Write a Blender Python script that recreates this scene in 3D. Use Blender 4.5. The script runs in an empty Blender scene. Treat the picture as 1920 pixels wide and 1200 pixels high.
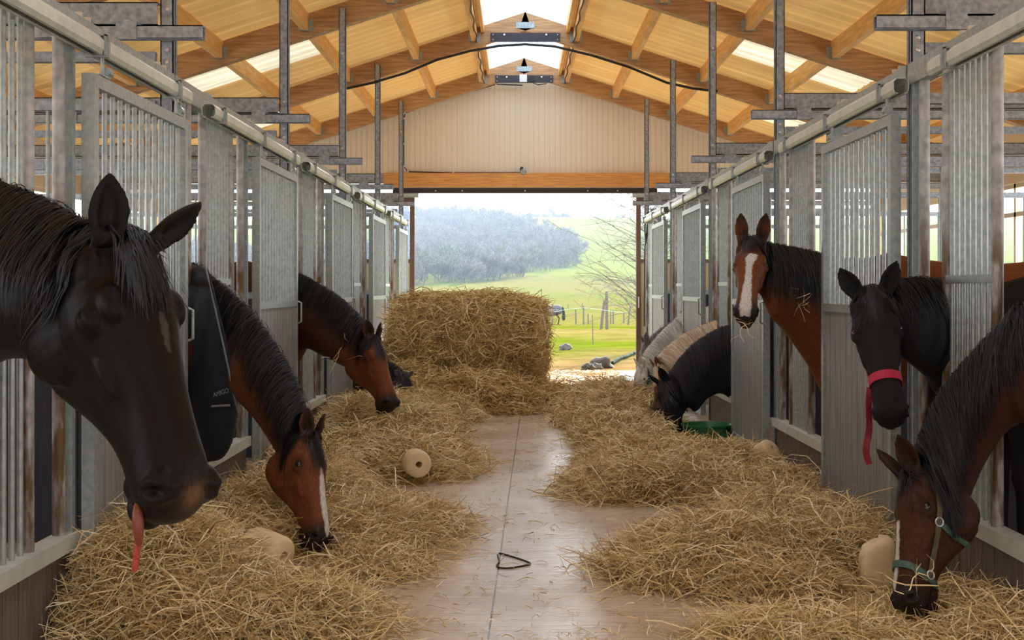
import bpy, math, random
import numpy as np
from mathutils import Vector

# ------------------------------------------------------------------ camera, sky, sun, exposure
SC = bpy.context.scene
COL = SC.collection
EYE = 1.28
F, VPX, VPY = 2400.0, 972.0, 540.0          # 1920 x 1200 frame
cam = bpy.data.cameras.new('camera')
cam.sensor_width = 36.0
cam.lens = F / 1920 * 36.0
cam.shift_x = -(VPX - 960) / 1920
cam.shift_y = -(600 - VPY) / 1920
cam.clip_end = 3000
camo = bpy.data.objects.new('camera', cam)
COL.objects.link(camo)
camo.location = (0, 0, EYE)
camo.rotation_euler = (math.pi / 2, 0, 0)
SC.camera = camo

world = bpy.data.worlds.new('sky')
SC.world = world
world.use_nodes = True
wn = world.node_tree.nodes
wl = world.node_tree.links
wn.clear()
wo = wn.new('ShaderNodeOutputWorld')
bg = wn.new('ShaderNodeBackground')
tc = wn.new('ShaderNodeTexCoord')
sep = wn.new('ShaderNodeSeparateXYZ')
rmp = wn.new('ShaderNodeValToRGB')
rmp.color_ramp.elements[0].position = 0.0
rmp.color_ramp.elements[0].color = (1.0, 1.0, 1.0, 1)
rmp.color_ramp.elements[1].position = 0.45
rmp.color_ramp.elements[1].color = (0.62, 0.78, 1.0, 1)
wl.new(tc.outputs['Generated'], sep.inputs[0])
wl.new(sep.outputs['Z'], rmp.inputs[0])
wl.new(rmp.outputs[0], bg.inputs[0])
bg.inputs[1].default_value = 2.1
wl.new(bg.outputs[0], wo.inputs[0])

sun = bpy.data.lights.new('sun', 'SUN')
sun.energy = 8.0
sun.angle = 0.01
sun.color = (1.0, 0.93, 0.80)
suno = bpy.data.objects.new('sun', sun)
COL.objects.link(suno)
to_sun = Vector((0.60, 2.05, 1.0)).normalized()
suno.rotation_euler = to_sun.to_track_quat('Z', 'Y').to_euler()
suno.location = (20, 20, 40)

vs = SC.view_settings
vs.view_transform = 'Standard'
vs.look = 'None'
vs.gamma = 1.0
vs.exposure = 1.0
vs.use_curve_mapping = False

R = random.Random(7)
NR = np.random.default_rng(11)


def at(px, py, Y):
    return np.array([(px - VPX) / F * Y, Y, EYE - (py - VPY) / F * Y])


# ------------------------------------------------------------------ materials
def newmat(name):
    m = bpy.data.materials.new(name)
    m.use_nodes = True
    return m, m.node_tree.nodes, m.node_tree.links, m.node_tree.nodes['Principled BSDF']


def flat(name, col, rough=0.6, metal=0.0, spec=0.5):
    m, n, l, b = newmat(name)
    b.inputs['Base Color'].default_value = (*col, 1)
    b.inputs['Roughness'].default_value = rough
    b.inputs['Metallic'].default_value = metal
    b.inputs['Specular IOR Level'].default_value = spec
    return m


def ramp_mat(name, c0, c1, scale=8.0, stretch=(1, 1, 1), rough=0.6, metal=0.0, detail=4.0, bump=0.0,
             lo=0.3, hi=0.7, coord='Object', spec=0.5):
    m, n, l, b = newmat(name)
    t = n.new('ShaderNodeTexCoord')
    mp = n.new('ShaderNodeMapping')
    mp.inputs['Scale'].default_value = stretch
    nz = n.new('ShaderNodeTexNoise')
    nz.inputs['Scale'].default_value = scale
    nz.inputs['Detail'].default_value = detail
    r = n.new('ShaderNodeValToRGB')
    r.color_ramp.elements[0].position = lo
    r.color_ramp.elements[0].color = (*c0, 1)
    r.color_ramp.elements[1].position = hi
    r.color_ramp.elements[1].color = (*c1, 1)
    l.new(t.outputs[coord], mp.inputs[0])
    l.new(mp.outputs[0], nz.inputs[0])
    l.new(nz.outputs[0], r.inputs[0])
    l.new(r.outputs[0], b.inputs['Base Color'])
    b.inputs['Roughness'].default_value = rough
    b.inputs['Metallic'].default_value = metal
    b.inputs['Specular IOR Level'].default_value = spec
    if bump:
        bp = n.new('ShaderNodeBump')
        bp.inputs['Strength'].default_value = bump
        bp.inputs['Distance'].default_value = 0.01
        l.new(nz.outputs[0], bp.inputs['Height'])
        l.new(bp.outputs[0], b.inputs['Normal'])
    return m


M = {}
M['galv'] = ramp_mat('galvanised_steel', (0.29, 0.335, 0.335), (0.44, 0.49, 0.48), 40, rough=0.42, metal=0.55, detail=6)
M['galv_blue'] = ramp_mat('galvanised_channel', (0.20, 0.23, 0.27), (0.42, 0.47, 0.52), 34, rough=0.42, metal=0.55, detail=8)
M['track'] = ramp_mat('track_steel', (0.56, 0.60, 0.55), (0.70, 0.74, 0.66), 14, rough=0.38, metal=0.3)
M['wood'] = ramp_mat('spruce_purlin', (0.68, 0.35, 0.10), (0.92, 0.57, 0.21), 5, (6, 0.6, 6), 0.55, detail=5)
M['glulam'] = ramp_mat('glulam', (0.32, 0.165, 0.065), (0.60, 0.35, 0.16), 5, (0.7, 4, 9), 0.55, detail=6)
M['lintel'] = ramp_mat('lintel_wood', (0.55, 0.22, 0.05), (0.78, 0.40, 0.12), 5, (0.7, 4, 9), 0.5, detail=5)
M['plank'] = ramp_mat('stall_plank', (0.085, 0.066, 0.055), (0.19, 0.15, 0.13), 9, (6, 6, 0.5), 0.6, detail=6)
M['plank_door'] = ramp_mat('door_plank', (0.15, 0.148, 0.143), (0.29, 0.285, 0.275), 9, (6, 6, 0.5), 0.55, detail=6)
M['dark'] = flat('dark_gap', (0.012, 0.011, 0.012), 0.8)
M['navy_plank'] = ramp_mat('partition_plank', (0.012, 0.014, 0.022), (0.035, 0.035, 0.045), 9, (6, 6, 0.5), 0.6)
M['steel_dark'] = flat('painted_steel', (0.045, 0.042, 0.05), 0.5, 0.3)
M['black'] = flat('black_plastic', (0.012, 0.012, 0.014), 0.5)
M['white'] = flat('white_plastic', (0.75, 0.77, 0.78), 0.4)
M['bolt'] = flat('zinc_bolt', (0.65, 0.66, 0.66), 0.3, 0.8)
M['cream'] = ramp_mat('cream_cladding', (0.78, 0.70, 0.54), (0.84, 0.76, 0.60), 0.7, rough=0.5)
M['brown_post'] = flat('brown_frame', (0.14, 0.085, 0.06), 0.5)
M['beige'] = flat('beige_panel', (0.52, 0.40, 0.25), 0.6)
M['wallblock'] = ramp_mat('lower_wall', (0.30, 0.24, 0.19), (0.40, 0.33, 0.26), 3, rough=0.8)
M['rock'] = ramp_mat('stone', (0.07, 0.06, 0.05), (0.18, 0.16, 0.135), 6, rough=0.9, bump=0.5)
M['fencewood'] = ramp_mat('fence_wood', (0.10, 0.075, 0.055), (0.2, 0.16, 0.12), 10, (4, 4, 1), 0.8)
M['bark'] = flat('bark', (0.13, 0.11, 0.095), 0.9)
M['rope'] = ramp_mat('red_rope', (0.30, 0.03, 0.025), (0.5, 0.09, 0.05), 200, rough=0.8)
M['tongue'] = flat('tongue', (0.20, 0.048, 0.022), 0.4)
M['pink'] = ramp_mat('pink_webbing', (0.40, 0.008, 0.045), (0.52, 0.014, 0.07), 150, rough=0.6)
M['red_dark'] = ramp_mat('dark_red_webbing', (0.16, 0.008, 0.02), (0.30, 0.014, 0.035), 60, rough=0.6)
M['green_web'] = ramp_mat('green_webbing', (0.03, 0.075, 0.06), (0.07, 0.14, 0.11), 60, rough=0.65)
M['olive_web'] = ramp_mat('olive_webbing', (0.06, 0.05, 0.025), (0.12, 0.10, 0.05), 60, rough=0.65)
M['tub'] = flat('green_rubber', (0.004, 0.13, 0.045), 0.4)
M['salt'] = ramp_mat('salt_lick', (0.66, 0.48, 0.25), (0.86, 0.70, 0.44), 5, rough=0.65, detail=6, bump=0.25)
M['navy'] = ramp_mat('navy_rug', (0.010, 0.014, 0.024), (0.022, 0.028, 0.042), 25, rough=0.6, bump=0.2)
M['reflective'] = flat('reflective_strip', (0.30, 0.31, 0.33), 0.4)
M['piping'] = flat('rug_binding', (0.22, 0.24, 0.27), 0.6)
M['eye'] = flat('eye', (0.006, 0.004, 0.003), 0.06, spec=0.7)
M['hoof'] = flat('hoof', (0.03, 0.025, 0.02), 0.5)
M['rugfield'] = flat('grey_rug', (0.10, 0.085, 0.085), 0.8)
M['whiteband'] = flat('white_band', (0.6, 0.6, 0.6), 0.7)


def stained():
    m, n, l, b = newmat('stained_tube')
    t = n.new('ShaderNodeTexCoord')
    nz = n.new('ShaderNodeTexNoise'); nz.inputs['Scale'].default_value = 22; nz.inputs['Detail'].default_value = 6
    r = n.new('ShaderNodeValToRGB')
    r.color_ramp.elements[0].position = 0.3; r.color_ramp.elements[0].color = (0.26, 0.26, 0.25, 1)
    r.color_ramp.elements[1].position = 0.7; r.color_ramp.elements[1].color = (0.50, 0.50, 0.48, 1)
    l.new(t.outputs['Object'], nz.inputs[0]); l.new(nz.outputs[0], r.inputs[0])
    s = n.new('ShaderNodeSeparateXYZ'); l.new(t.outputs['Object'], s.inputs[0])
    mr = n.new('ShaderNodeMapRange')
    mr.inputs[1].default_value = 1.75; mr.inputs[2].default_value = 1.35
    l.new(s.outputs['Z'], mr.inputs[0])
    nz2 = n.new('ShaderNodeTexNoise'); nz2.inputs['Scale'].default_value = 9; nz2.inputs['Detail'].default_value = 8
    mp = n.new('ShaderNodeMapping'); mp.inputs['Scale'].default_value = (3, 3, 0.6)
    l.new(t.outputs['Object'], mp.inputs[0]); l.new(mp.outputs[0], nz2.inputs[0])
    r2 = n.new('ShaderNodeValToRGB'); r2.color_ramp.elements[0].position = 0.36; r2.color_ramp.elements[1].position = 0.55
    l.new(nz2.outputs[0], r2.inputs[0])
    mu = n.new('ShaderNodeMath'); mu.operation = 'MULTIPLY'
    l.new(mr.outputs[0], mu.inputs[0]); l.new(r2.outputs[0], mu.inputs[1])
    mx = n.new('ShaderNodeMix'); mx.data_type = 'RGBA'
    mx.inputs[7].default_value = (0.12, 0.075, 0.035, 1)
    l.new(mu.outputs[0], mx.inputs[0]); l.new(r.outputs[0], mx.inputs[6])
    l.new(mx.outputs[2], b.inputs['Base Color'])
    b.inputs['Metallic'].default_value = 0.35
    b.inputs['Roughness'].default_value = 0.5
    return m


M['stain'] = stained()


def sheet(name, col, tcol, ft, transp=0.0, fac_noise=0.0):
    """roof sheet that lets part of the daylight through"""
    m = bpy.data.materials.new(name)
    m.use_nodes = True
    n, l = m.node_tree.nodes, m.node_tree.links
    n.clear()
    o = n.new('ShaderNodeOutputMaterial')
    d = n.new('ShaderNodeBsdfDiffuse'); d.inputs[0].default_value = (*col, 1)
    t = n.new('ShaderNodeBsdfTranslucent'); t.inputs[0].default_value = (*tcol, 1)
    mx = n.new('ShaderNodeMixShader'); mx.inputs[0].default_value = ft
    l.new(d.outputs[0], mx.inputs[1]); l.new(t.outputs[0], mx.inputs[2])
    last = mx
    if fac_noise:
        tc_ = n.new('ShaderNodeTexCoord'); mp = n.new('ShaderNodeMapping')
        mp.inputs['Scale'].default_value = (0.25, 2.2, 0.25)
        nz = n.new('ShaderNodeTexNoise'); nz.inputs['Scale'].default_value = 2.0; nz.inputs['Detail'].default_value = 5
        mr = n.new('ShaderNodeMapRange')
        mr.inputs[1].default_value = 0.3; mr.inputs[2].default_value = 0.7
        mr.inputs[3].default_value = ft * (1 - fac_noise); mr.inputs[4].default_value = ft * (1 + fac_noise)
        l.new(tc_.outputs['Object'], mp.inputs[0]); l.new(mp.outputs[0], nz.inputs[0])
        l.new(nz.outputs[0], mr.inputs[0]); l.new(mr.outputs[0], mx.inputs[0])
    if transp:
        tr = n.new('ShaderNodeBsdfTransparent')
        m2 = n.new('ShaderNodeMixShader'); m2.inputs[0].default_value = transp
        l.new(mx.outputs[0], m2.inputs[1]); l.new(tr.outputs[0], m2.inputs[2])
        last = m2
    l.new(last.outputs[0], o.inputs[0])
    return m


M['roof'] = sheet('roof_sheet', (0.80, 0.54, 0.24), (0.97, 0.56, 0.17), 0.055, fac_noise=0.3)
M['roof_pale'] = sheet('pale_roof_sheet', (0.74, 0.66, 0.48), (1.0, 0.86, 0.58), 0.15, fac_noise=0.4)
M['skylight'] = sheet('skylight_sheet', (0.8, 0.85, 0.9), (0.80, 0.86, 0.93), 0.88, 0.06)
_n, _l = M['skylight'].node_tree.nodes, M['skylight'].node_tree.links
_tc = _n.new('ShaderNodeTexCoord')
_w = _n.new('ShaderNodeTexWave'); _w.bands_direction = 'Y'; _w.inputs['Scale'].default_value = 1.963; _w.inputs['Distortion'].default_value = 0.0
_r = _n.new('ShaderNodeValToRGB')
_r.color_ramp.elements[0].position = 0.08; _r.color_ramp.elements[0].color = (0.24, 0.28, 0.34, 1)
_r.color_ramp.elements[1].position = 0.3; _r.color_ramp.elements[1].color = (0.80, 0.83, 0.87, 1)
_l.new(_tc.outputs['Object'], _w.inputs[0]); _l.new(_w.outputs[0], _r.inputs[0])
for _k in _n:
    if _k.type == 'BSDF_TRANSLUCENT':
        _l.new(_r.outputs[0], _k.inputs[0])


def glass_mat():
    m = bpy.data.materials.new('window_glass')
    m.use_nodes = True
    n, l = m.node_tree.nodes, m.node_tree.links
    n.clear()
    o = n.new('ShaderNodeOutputMaterial')
    g = n.new('ShaderNodeBsdfGlossy'); g.inputs['Roughness'].default_value = 0.02
    t = n.new('ShaderNodeBsdfTransparent'); t.inputs[0].default_value = (0.93, 0.95, 1, 1)
    mx = n.new('ShaderNodeMixShader'); mx.inputs[0].default_value = 0.93
    l.new(g.outputs[0], mx.inputs[1]); l.new(t.outputs[0], mx.inputs[2]); l.new(mx.outputs[0], o.inputs[0])
    return m


M['glass'] = glass_mat()


def floor_mat():
    m, n, l, b = newmat('concrete')
    t = n.new('ShaderNodeTexCoord')
    s = n.new('ShaderNodeSeparateXYZ'); l.new(t.outputs['Object'], s.inputs[0])
    nz = n.new('ShaderNodeTexNoise'); nz.inputs['Scale'].default_value = 1.6; nz.inputs['Detail'].default_value = 8
    nz.inputs['Roughness'].default_value = 0.65
    l.new(t.outputs['Object'], nz.inputs[0])
    r = n.new('ShaderNodeValToRGB')
    r.color_ramp.elements[0].position = 0.3; r.color_ramp.elements[0].color = (0.44, 0.345, 0.245, 1)
    r.color_ramp.elements[1].position = 0.68; r.color_ramp.elements[1].color = (0.66, 0.555, 0.43, 1)
    l.new(nz.outputs[0], r.inputs[0])
    # broom marks across the aisle
    mp = n.new('ShaderNodeMapping'); mp.inputs['Scale'].default_value = (1.2, 34, 1)
    nb = n.new('ShaderNodeTexNoise'); nb.inputs['Scale'].default_value = 1.6; nb.inputs['Detail'].default_value = 5
    l.new(t.outputs['Object'], mp.inputs[0]); l.new(mp.outputs[0], nb.inputs[0])
    # joint line
    ma = n.new('ShaderNodeMath'); ma.operation = 'MULTIPLY_ADD'
    ma.inputs[1].default_value = -0.0156; ma.inputs[2].default_value = 0.183
    l.new(s.outputs['Y'], ma.inputs[0])
    ad = n.new('ShaderNodeMath'); ad.operation = 'ADD'
    l.new(s.outputs['X'], ad.inputs[0]); l.new(ma.outputs[0], ad.inputs[1])
    ab = n.new('ShaderNodeMath'); ab.operation = 'ABSOLUTE'; l.new(ad.outputs[0], ab.inputs[0])
    lt = n.new('ShaderNodeMath'); lt.operation = 'LESS_THAN'; lt.inputs[1].default_value = 0.004
    l.new(ab.outputs[0], lt.inputs[0])
    mx = n.new('ShaderNodeMix'); mx.data_type = 'RGBA'
    mx.inputs[7].default_value = (0.10, 0.085, 0.07, 1)
    bm = n.new('ShaderNodeMapRange')
    bm.inputs[1].default_value = 0.3; bm.inputs[2].default_value = 0.7
    bm.inputs[3].default_value = 0.80; bm.inputs[4].default_value = 1.15
    l.new(nb.outputs[0], bm.inputs[0])
    sv = n.new('ShaderNodeVectorMath'); sv.operation = 'SCALE'
    l.new(r.outputs[0], sv.inputs[0]); l.new(bm.outputs[0], sv.inputs['Scale'])
    l.new(lt.outputs[0], mx.inputs[0]); l.new(sv.outputs[0], mx.inputs[6])
    l.new(mx.outputs[2], b.inputs['Base Color'])
    # damp, polished patches
    nr = n.new('ShaderNodeTexNoise'); nr.inputs['Scale'].default_value = 0.9; nr.inputs['Detail'].default_value = 4
    l.new(t.outputs['Object'], nr.inputs[0])
    mr = n.new('ShaderNodeMapRange')
    mr.inputs[1].default_value = 0.35; mr.inputs[2].default_value = 0.62
    mr.inputs[3].default_value = 0.12; mr.inputs[4].default_value = 0.34
    l.new(nr.outputs[0], mr.inputs[0]); l.new(mr.outputs[0], b.inputs['Roughness'])
    b.inputs['Specular IOR Level'].default_value = 0.6
    bp = n.new('ShaderNodeBump'); bp.inputs['Strength'].default_value = 0.8; bp.inputs['Distance'].default_value = 0.006
    l.new(nb.outputs[0], bp.inputs['Height']); l.new(bp.outputs[0], b.inputs['Normal'])
    return m


M['floor'] = floor_mat()


def hay_mat(name, stops):
    m, n, l, b = newmat(name)
    g = n.new('ShaderNodeNewGeometry')
    r = n.new('ShaderNodeValToRGB')
    e = r.color_ramp.elements
    e[0].position = stops[0][0]; e[0].color = (*stops[0][1], 1)
    e[1].position = stops[-1][0]; e[1].color = (*stops[-1][1], 1)
    for p, c in stops[1:-1]:
        k = e.new(p); k.color = (*c, 1)
    l.new(g.outputs['Random Per Island'], r.inputs[0])
    l.new(r.outputs[0], b.inputs['Base Color'])
    b.inputs['Roughness'].default_value = 0.55
    b.inputs['Specular IOR Level'].default_value = 0.35
    return m


M['hay'] = hay_mat('hay_strands', [(0, (0.26, 0.15, 0.05)), (0.22, (0.62, 0.44, 0.18)), (0.6, (0.84, 0.64, 0.32)), (1, (0.97, 0.87, 0.60))])
M['hay_bale'] = hay_mat('bale_strands', [(0, (0.28, 0.16, 0.045)), (0.25, (0.62, 0.42, 0.15)), (0.65, (0.82, 0.61, 0.27)), (1, (0.95, 0.82, 0.48))])
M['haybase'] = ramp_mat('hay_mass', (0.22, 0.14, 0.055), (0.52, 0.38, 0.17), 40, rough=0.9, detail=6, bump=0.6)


def hair_mat(name, c0, c1, rough=0.42, spec=0.3):
    m = hay_mat(name, [(0, c0), (1, c1)])
    b = m.node_tree.nodes['Principled BSDF']
    b.inputs['Roughness'].default_value = rough
    b.inputs['Specular IOR Level'].default_value = spec
    return m


M['hair_black'] = hair_mat('black_hair', (0.005, 0.005, 0.006), (0.020, 0.019, 0.021), 0.5)
M['hair_grey'] = hair_mat('grey_hair', (0.10, 0.10, 0.11), (0.35, 0.35, 0.36))
M['hair_white'] = hair_mat('white_hair', (0.66, 0.63, 0.58), (0.88, 0.85, 0.80), 0.6)
M['hair_dun'] = hair_mat('flaxen_hair', (0.52, 0.38, 0.24), (0.82, 0.68, 0.52), 0.6)


def coat_mat(name, sheen_rough=0.45, spec=0.12):
    m, n, l, b = newmat(name)
    a = n.new('ShaderNodeAttribute'); a.attribute_name = 'coat'
    t = n.new('ShaderNodeTexCoord')
    nz = n.new('ShaderNodeTexNoise'); nz.inputs['Scale'].default_value = 150; nz.inputs['Detail'].default_value = 3
    mp = n.new('ShaderNodeMapping'); mp.inputs['Scale'].default_value = (1, 1, 0.25)
    l.new(t.outputs['Object'], mp.inputs[0]); l.new(mp.outputs[0], nz.inputs[0])
    mr = n.new('ShaderNodeMapRange')
    mr.inputs[1].default_value = 0.3; mr.inputs[2].default_value = 0.7
    mr.inputs[3].default_value = 0.75; mr.inputs[4].default_value = 1.25
    l.new(nz.outputs[0], mr.inputs[0])
    mx = n.new('ShaderNodeVectorMath'); mx.operation = 'SCALE'
    l.new(a.outputs['Color'], mx.inputs[0]); l.new(mr.outputs[0], mx.inputs['Scale'])
    l.new(mx.outputs[0], b.inputs['Base Color'])
    b.inputs['Roughness'].default_value = sheen_rough
    b.inputs['Specular IOR Level'].default_value = spec
    bp = n.new('ShaderNodeBump'); bp.inputs['Strength'].default_value = 0.25; bp.inputs['Distance'].default_value = 0.003
    l.new(nz.outputs[0], bp.inputs['Height']); l.new(bp.outputs[0], b.inputs['Normal'])
    return m


M['coat'] = coat_mat('horse_coat')
M['coat_shaggy'] = coat_mat('shaggy_coat', 0.75, 0.2)


def terrain_mat():
    m, n, l, b = newmat('pasture')
    t = n.new('ShaderNodeTexCoord')
    a = n.new('ShaderNodeAttribute'); a.attribute_name = 'ground'
    nz = n.new('ShaderNodeTexNoise'); nz.inputs['Scale'].default_value = 0.9; nz.inputs['Detail'].default_value = 9
    nz.inputs['Roughness'].default_value = 0.7
    l.new(t.outputs['Object'], nz.inputs[0])
    mr = n.new('ShaderNodeMapRange')
    mr.inputs[1].default_value = 0.3; mr.inputs[2].default_value = 0.7
    mr.inputs[3].default_value = 0.65; mr.inputs[4].default_value = 1.3
    l.new(nz.outputs[0], mr.inputs[0])
    mx = n.new('ShaderNodeVectorMath'); mx.operation = 'SCALE'
    l.new(a.outputs['Color'], mx.inputs[0]); l.new(mr.outputs[0], mx.inputs['Scale'])
    df = n.new('ShaderNodeBsdfDiffuse')
    l.new(mx.outputs[0], df.inputs[0])
    l.new(df.outputs[0], n['Material Output'].inputs[0])
    n.remove(b)
    return m


M['terrain'] = terrain_mat()
M['twig'] = hay_mat('bare_twigs', [(0, (0.10, 0.09, 0.08)), (0.5, (0.20, 0.18, 0.155)), (1, (0.34, 0.31, 0.26))])
M['twig_green'] = hay_mat('budding_twigs', [(0, (0.08, 0.10, 0.06)), (0.5, (0.17, 0.18, 0.10)), (1, (0.28, 0.28, 0.17))])


# ------------------------------------------------------------------ mesh helpers
class MB:
    def __init__(s):
        s.v = []
        s.f = []

    def add(s, vs_, fs_):
        o = len(s.v)
        s.v += [tuple(map(float, p)) for p in vs_]
        s.f += [tuple(i + o for i in f) for f in fs_]
        return s

    def box(s, x0, x1, y0, y1, z0, z1):
        x0, x1 = min(x0, x1), max(x0, x1)
        y0, y1 = min(y0, y1), max(y0, y1)
        z0, z1 = min(z0, z1), max(z0, z1)
        v = [(x0, y0, z0), (x1, y0, z0), (x1, y1, z0), (x0, y1, z0), (x0, y0, z1), (x1, y0, z1), (x1, y1, z1), (x0, y1, z1)]
        return s.add(v, [(0, 3, 2, 1), (4, 5, 6, 7), (0, 1, 5, 4), (1, 2, 6, 5), (2, 3, 7, 6), (3, 0, 4, 7)])

    def beam(s, p0, p1, w, h, up=(0, 0, 1)):
        """a bar of section w (sideways) x h (up) from p0 to p1 (centre line)"""
        p0, p1 = np.array(p0, float), np.array(p1, float)
        d = p1 - p0
        d /= np.linalg.norm(d)
        sd = np.cross(d, up); sd /= np.linalg.norm(sd)
        u = np.cross(sd, d)
        v = []
        for p in (p0, p1):
            for a, b in ((-1, -1), (1, -1), (1, 1), (-1, 1)):
                v.append(p + sd * a * w / 2 + u * b * h / 2)
        return s.add(v, [(0, 1, 2, 3), (7, 6, 5, 4), (0, 4, 5, 1), (1, 5, 6, 2), (2, 6, 7, 3), (3, 7, 4, 0)])

    def tube(s, pts, r, n=8, cap=True):
        pts = [np.array(p, float) for p in pts]
        if np.isscalar(r):
            r = [r] * len(pts)
        rings = []
        prev = None
        for i, p in enumerate(pts):
            d = pts[min(i + 1, len(pts) - 1)] - pts[max(i - 1, 0)]
            d /= np.linalg.norm(d) + 1e-12
            if prev is None:
                a = np.cross(d, (0, 0, 1.0))
                if np.linalg.norm(a) < 0.1:
                    a = np.cross(d, (0, 1.0, 0))
            else:
                a = prev - d * prev.dot(d)
            a /= np.linalg.norm(a)
            prev = a
            b = np.cross(d, a)
            rings.append([p + r[i] * (math.cos(t) * a + math.sin(t) * b) for t in np.linspace(0, 2 * math.pi, n, endpoint=False)])
        return s.loft(rings, cap)

    def loft(s, rings, cap=True):
        n = len(rings[0])
        v = [p for rg in rings for p in rg]
        f = []
        for i in range(len(rings) - 1):
            for j in range(n):
                k = (j + 1) % n
                f.append((i * n + j, i * n + k, (i + 1) * n + k, (i + 1) * n + j))
        if cap:
            f.append(tuple(range(n - 1, -1, -1)))
            m = (len(rings) - 1) * n
            f.append(tuple(range(m, m + n)))
        return s.add(v, f)

    def lathe(s, c, axis, prof, n=24):
        """prof: list of (height, radius) along axis from c"""
        c = np.array(c, float); d = np.array(axis, float); d /= np.linalg.norm(d)
        a = np.cross(d, (0.3, 0.2, 1.0)); a /= np.linalg.norm(a)
        b = np.cross(d, a)
        rings = [[c + d * h + r * (math.cos(t) * a + math.sin(t) * b) for t in np.linspace(0, 2 * math.pi, n, endpoint=False)] for h, r in prof]
        return s.loft(rings, cap=prof[0] != prof[-1])

    def ball(s, c, rad, n=14, m=10, frame=None):
        c = np.array(c, float)
        if np.isscalar(rad):
            rad = (rad,) * 3
        fr = np.eye(3) if frame is None else np.array(frame)
        rings = []
        for i in range(m + 1):
            th = math.pi * (0.02 + 0.96 * i / m)
            rings.append([c + fr.T @ np.array((rad[0] * math.sin(th) * math.cos(t), rad[1] * math.sin(th) * math.sin(t), -rad[2] * math.cos(th)))
                          for t in np.linspace(0, 2 * math.pi, n, endpoint=False)])
        return s.loft(rings)

    def build(s, name, mat, parent=None, smooth=False, loc=None):
        return mesh_obj(name, np.array(s.v), s.f, mat, parent, smooth, loc)


def wpos(o):
    p = Vector((0, 0, 0))
    while o is not None:
        p = p + Vector(o.location)
        o = o.parent
    return p


def mesh_obj(name, v, f, mat, parent=None, smooth=False, loc=None):
    me = bpy.data.meshes.new(name)
    o = bpy.data.objects.new(name, me)
    COL.objects.link(o)
    v = np.asarray(v, float)
    if parent is not None:
        o.parent = parent
        v = v - np.array(wpos(parent))
    elif loc is not None:
        o.location = loc
        v = v - np.array(loc)
    me.from_pydata(v.tolist(), [], f)
    if mat is not None:
        me.materials.append(mat)
    if smooth:
        me.polygons.foreach_set('use_smooth', np.ones(len(me.polygons), bool))
        try:
            me.set_sharp_from_angle(angle=math.radians(50))
        except Exception:
            pass
    me.update()
    return o


def quad_obj(name, v, q, mat, parent=None, smooth=False):
    """big quad mesh from arrays"""
    me = bpy.data.meshes.new(name)
    o = bpy.data.objects.new(name, me)
    COL.objects.link(o)
    v = np.asarray(v, np.float32)
    if parent is not None:
        o.parent = parent
        v = v - np.array(wpos(parent), np.float32)
    nq = len(q)
    me.vertices.add(len(v)); me.vertices.foreach_set('co', v.ravel())
    me.loops.add(nq * 4); me.loops.foreach_set('vertex_index', np.asarray(q, np.int32).ravel())
    me.polygons.add(nq)
    me.polygons.foreach_set('loop_start', np.arange(0, nq * 4, 4, dtype=np.int32))
    me.materials.append(mat)
    if smooth:
        me.polygons.foreach_set('use_smooth', np.ones(nq, bool))
    me.update(calc_edges=True)
    me.validate()
    return o


def empty(name, loc):
    o = bpy.data.objects.new(name, None)
    o.empty_display_size = 0.1
    COL.objects.link(o)
    o.location = tuple(map(float, loc))
    return o


def tag(o, label, cat, group=None, kind=None):
    o['label'] = label
    o['category'] = cat
    if group:
        o['group'] = group
    if kind:
        o['kind'] = kind
    return o


def struct(o, label=None, cat=None):
    o['kind'] = 'structure'
    if label:
        o['label'] = label
        o['category'] = cat or 'structure'
    return o


def copy_tree(o, parent=None):
    c = o.copy()
    COL.objects.link(c)
    c.parent = parent
    for ch in list(o.children):
        copy_tree(ch, c)
    return c


def ribbons(P, W, side):
    """P (N,M,3) centre lines, W (N,M) widths, side (N,M,3) unit -> verts, quads"""
    N, Mn, _ = P.shape
    a = P - side * W[..., None] / 2
    b = P + side * W[..., None] / 2
    v = np.stack([a, b], 2).reshape(-1, 3)
    base = (np.arange(N)[:, None] * Mn + np.arange(Mn - 1)[None]) * 2
    q = np.stack([base, base + 1, base + 3, base + 2], -1).reshape(-1, 4)
    return v, q


def nrm(v):
    return v / (np.linalg.norm(v, axis=-1, keepdims=True) + 1e-12)


ORD = ['first', 'second', 'third', 'fourth', 'fifth', 'sixth', 'seventh', 'eighth']

# ------------------------------------------------------------------ barn shell
XL, XR = 1.74, 1.88            # stall fronts left / right of the camera
POST_L = [6.34 + 3.16 * k for k in range(5)]
POST_R = [6.10 + 3.18 * k for k in range(5)]
YG = 19.35                     # gable wall
XO = 5.4                       # outer walls
RX, RZ, RS = 0.085, 4.715, 0.32  # ridge x, ridge height, slope
BACK = -8.0


def roof_z(x):
    return RZ - RS * abs(x - RX)


struct(MB().box(-XO - 0.3, XO + 0.3, BACK, YG + 0.5, -0.25, 0).build('floor', M['floor']),
       'pale brushed concrete floor of the stable aisle', 'floor')


def corrugated(x0, x1, y0, y1, pitch=0.25, h=0.012, dz=0.0):
    """sheet between x0 and x1 following the roof slope, ribs running down the slope"""
    ys, zs = [], []
    y = y0
    while y < y1:
        for a, b in ((0, 0), (0.55, 0), (0.68, h), (0.87, h)):
            ys.append(y + a * pitch); zs.append(b)
        y += pitch
    v, f = [], []
    for yy, zz in zip(ys, zs):
        v.append((x0, yy, roof_z(x0) + zz + dz)); v.append((x1, yy, roof_z(x1) + zz + dz))
    for i in range(len(ys) - 1):
        f.append((2 * i, 2 * i + 1, 2 * i + 3, 2 * i + 2))
    return v, f


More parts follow.
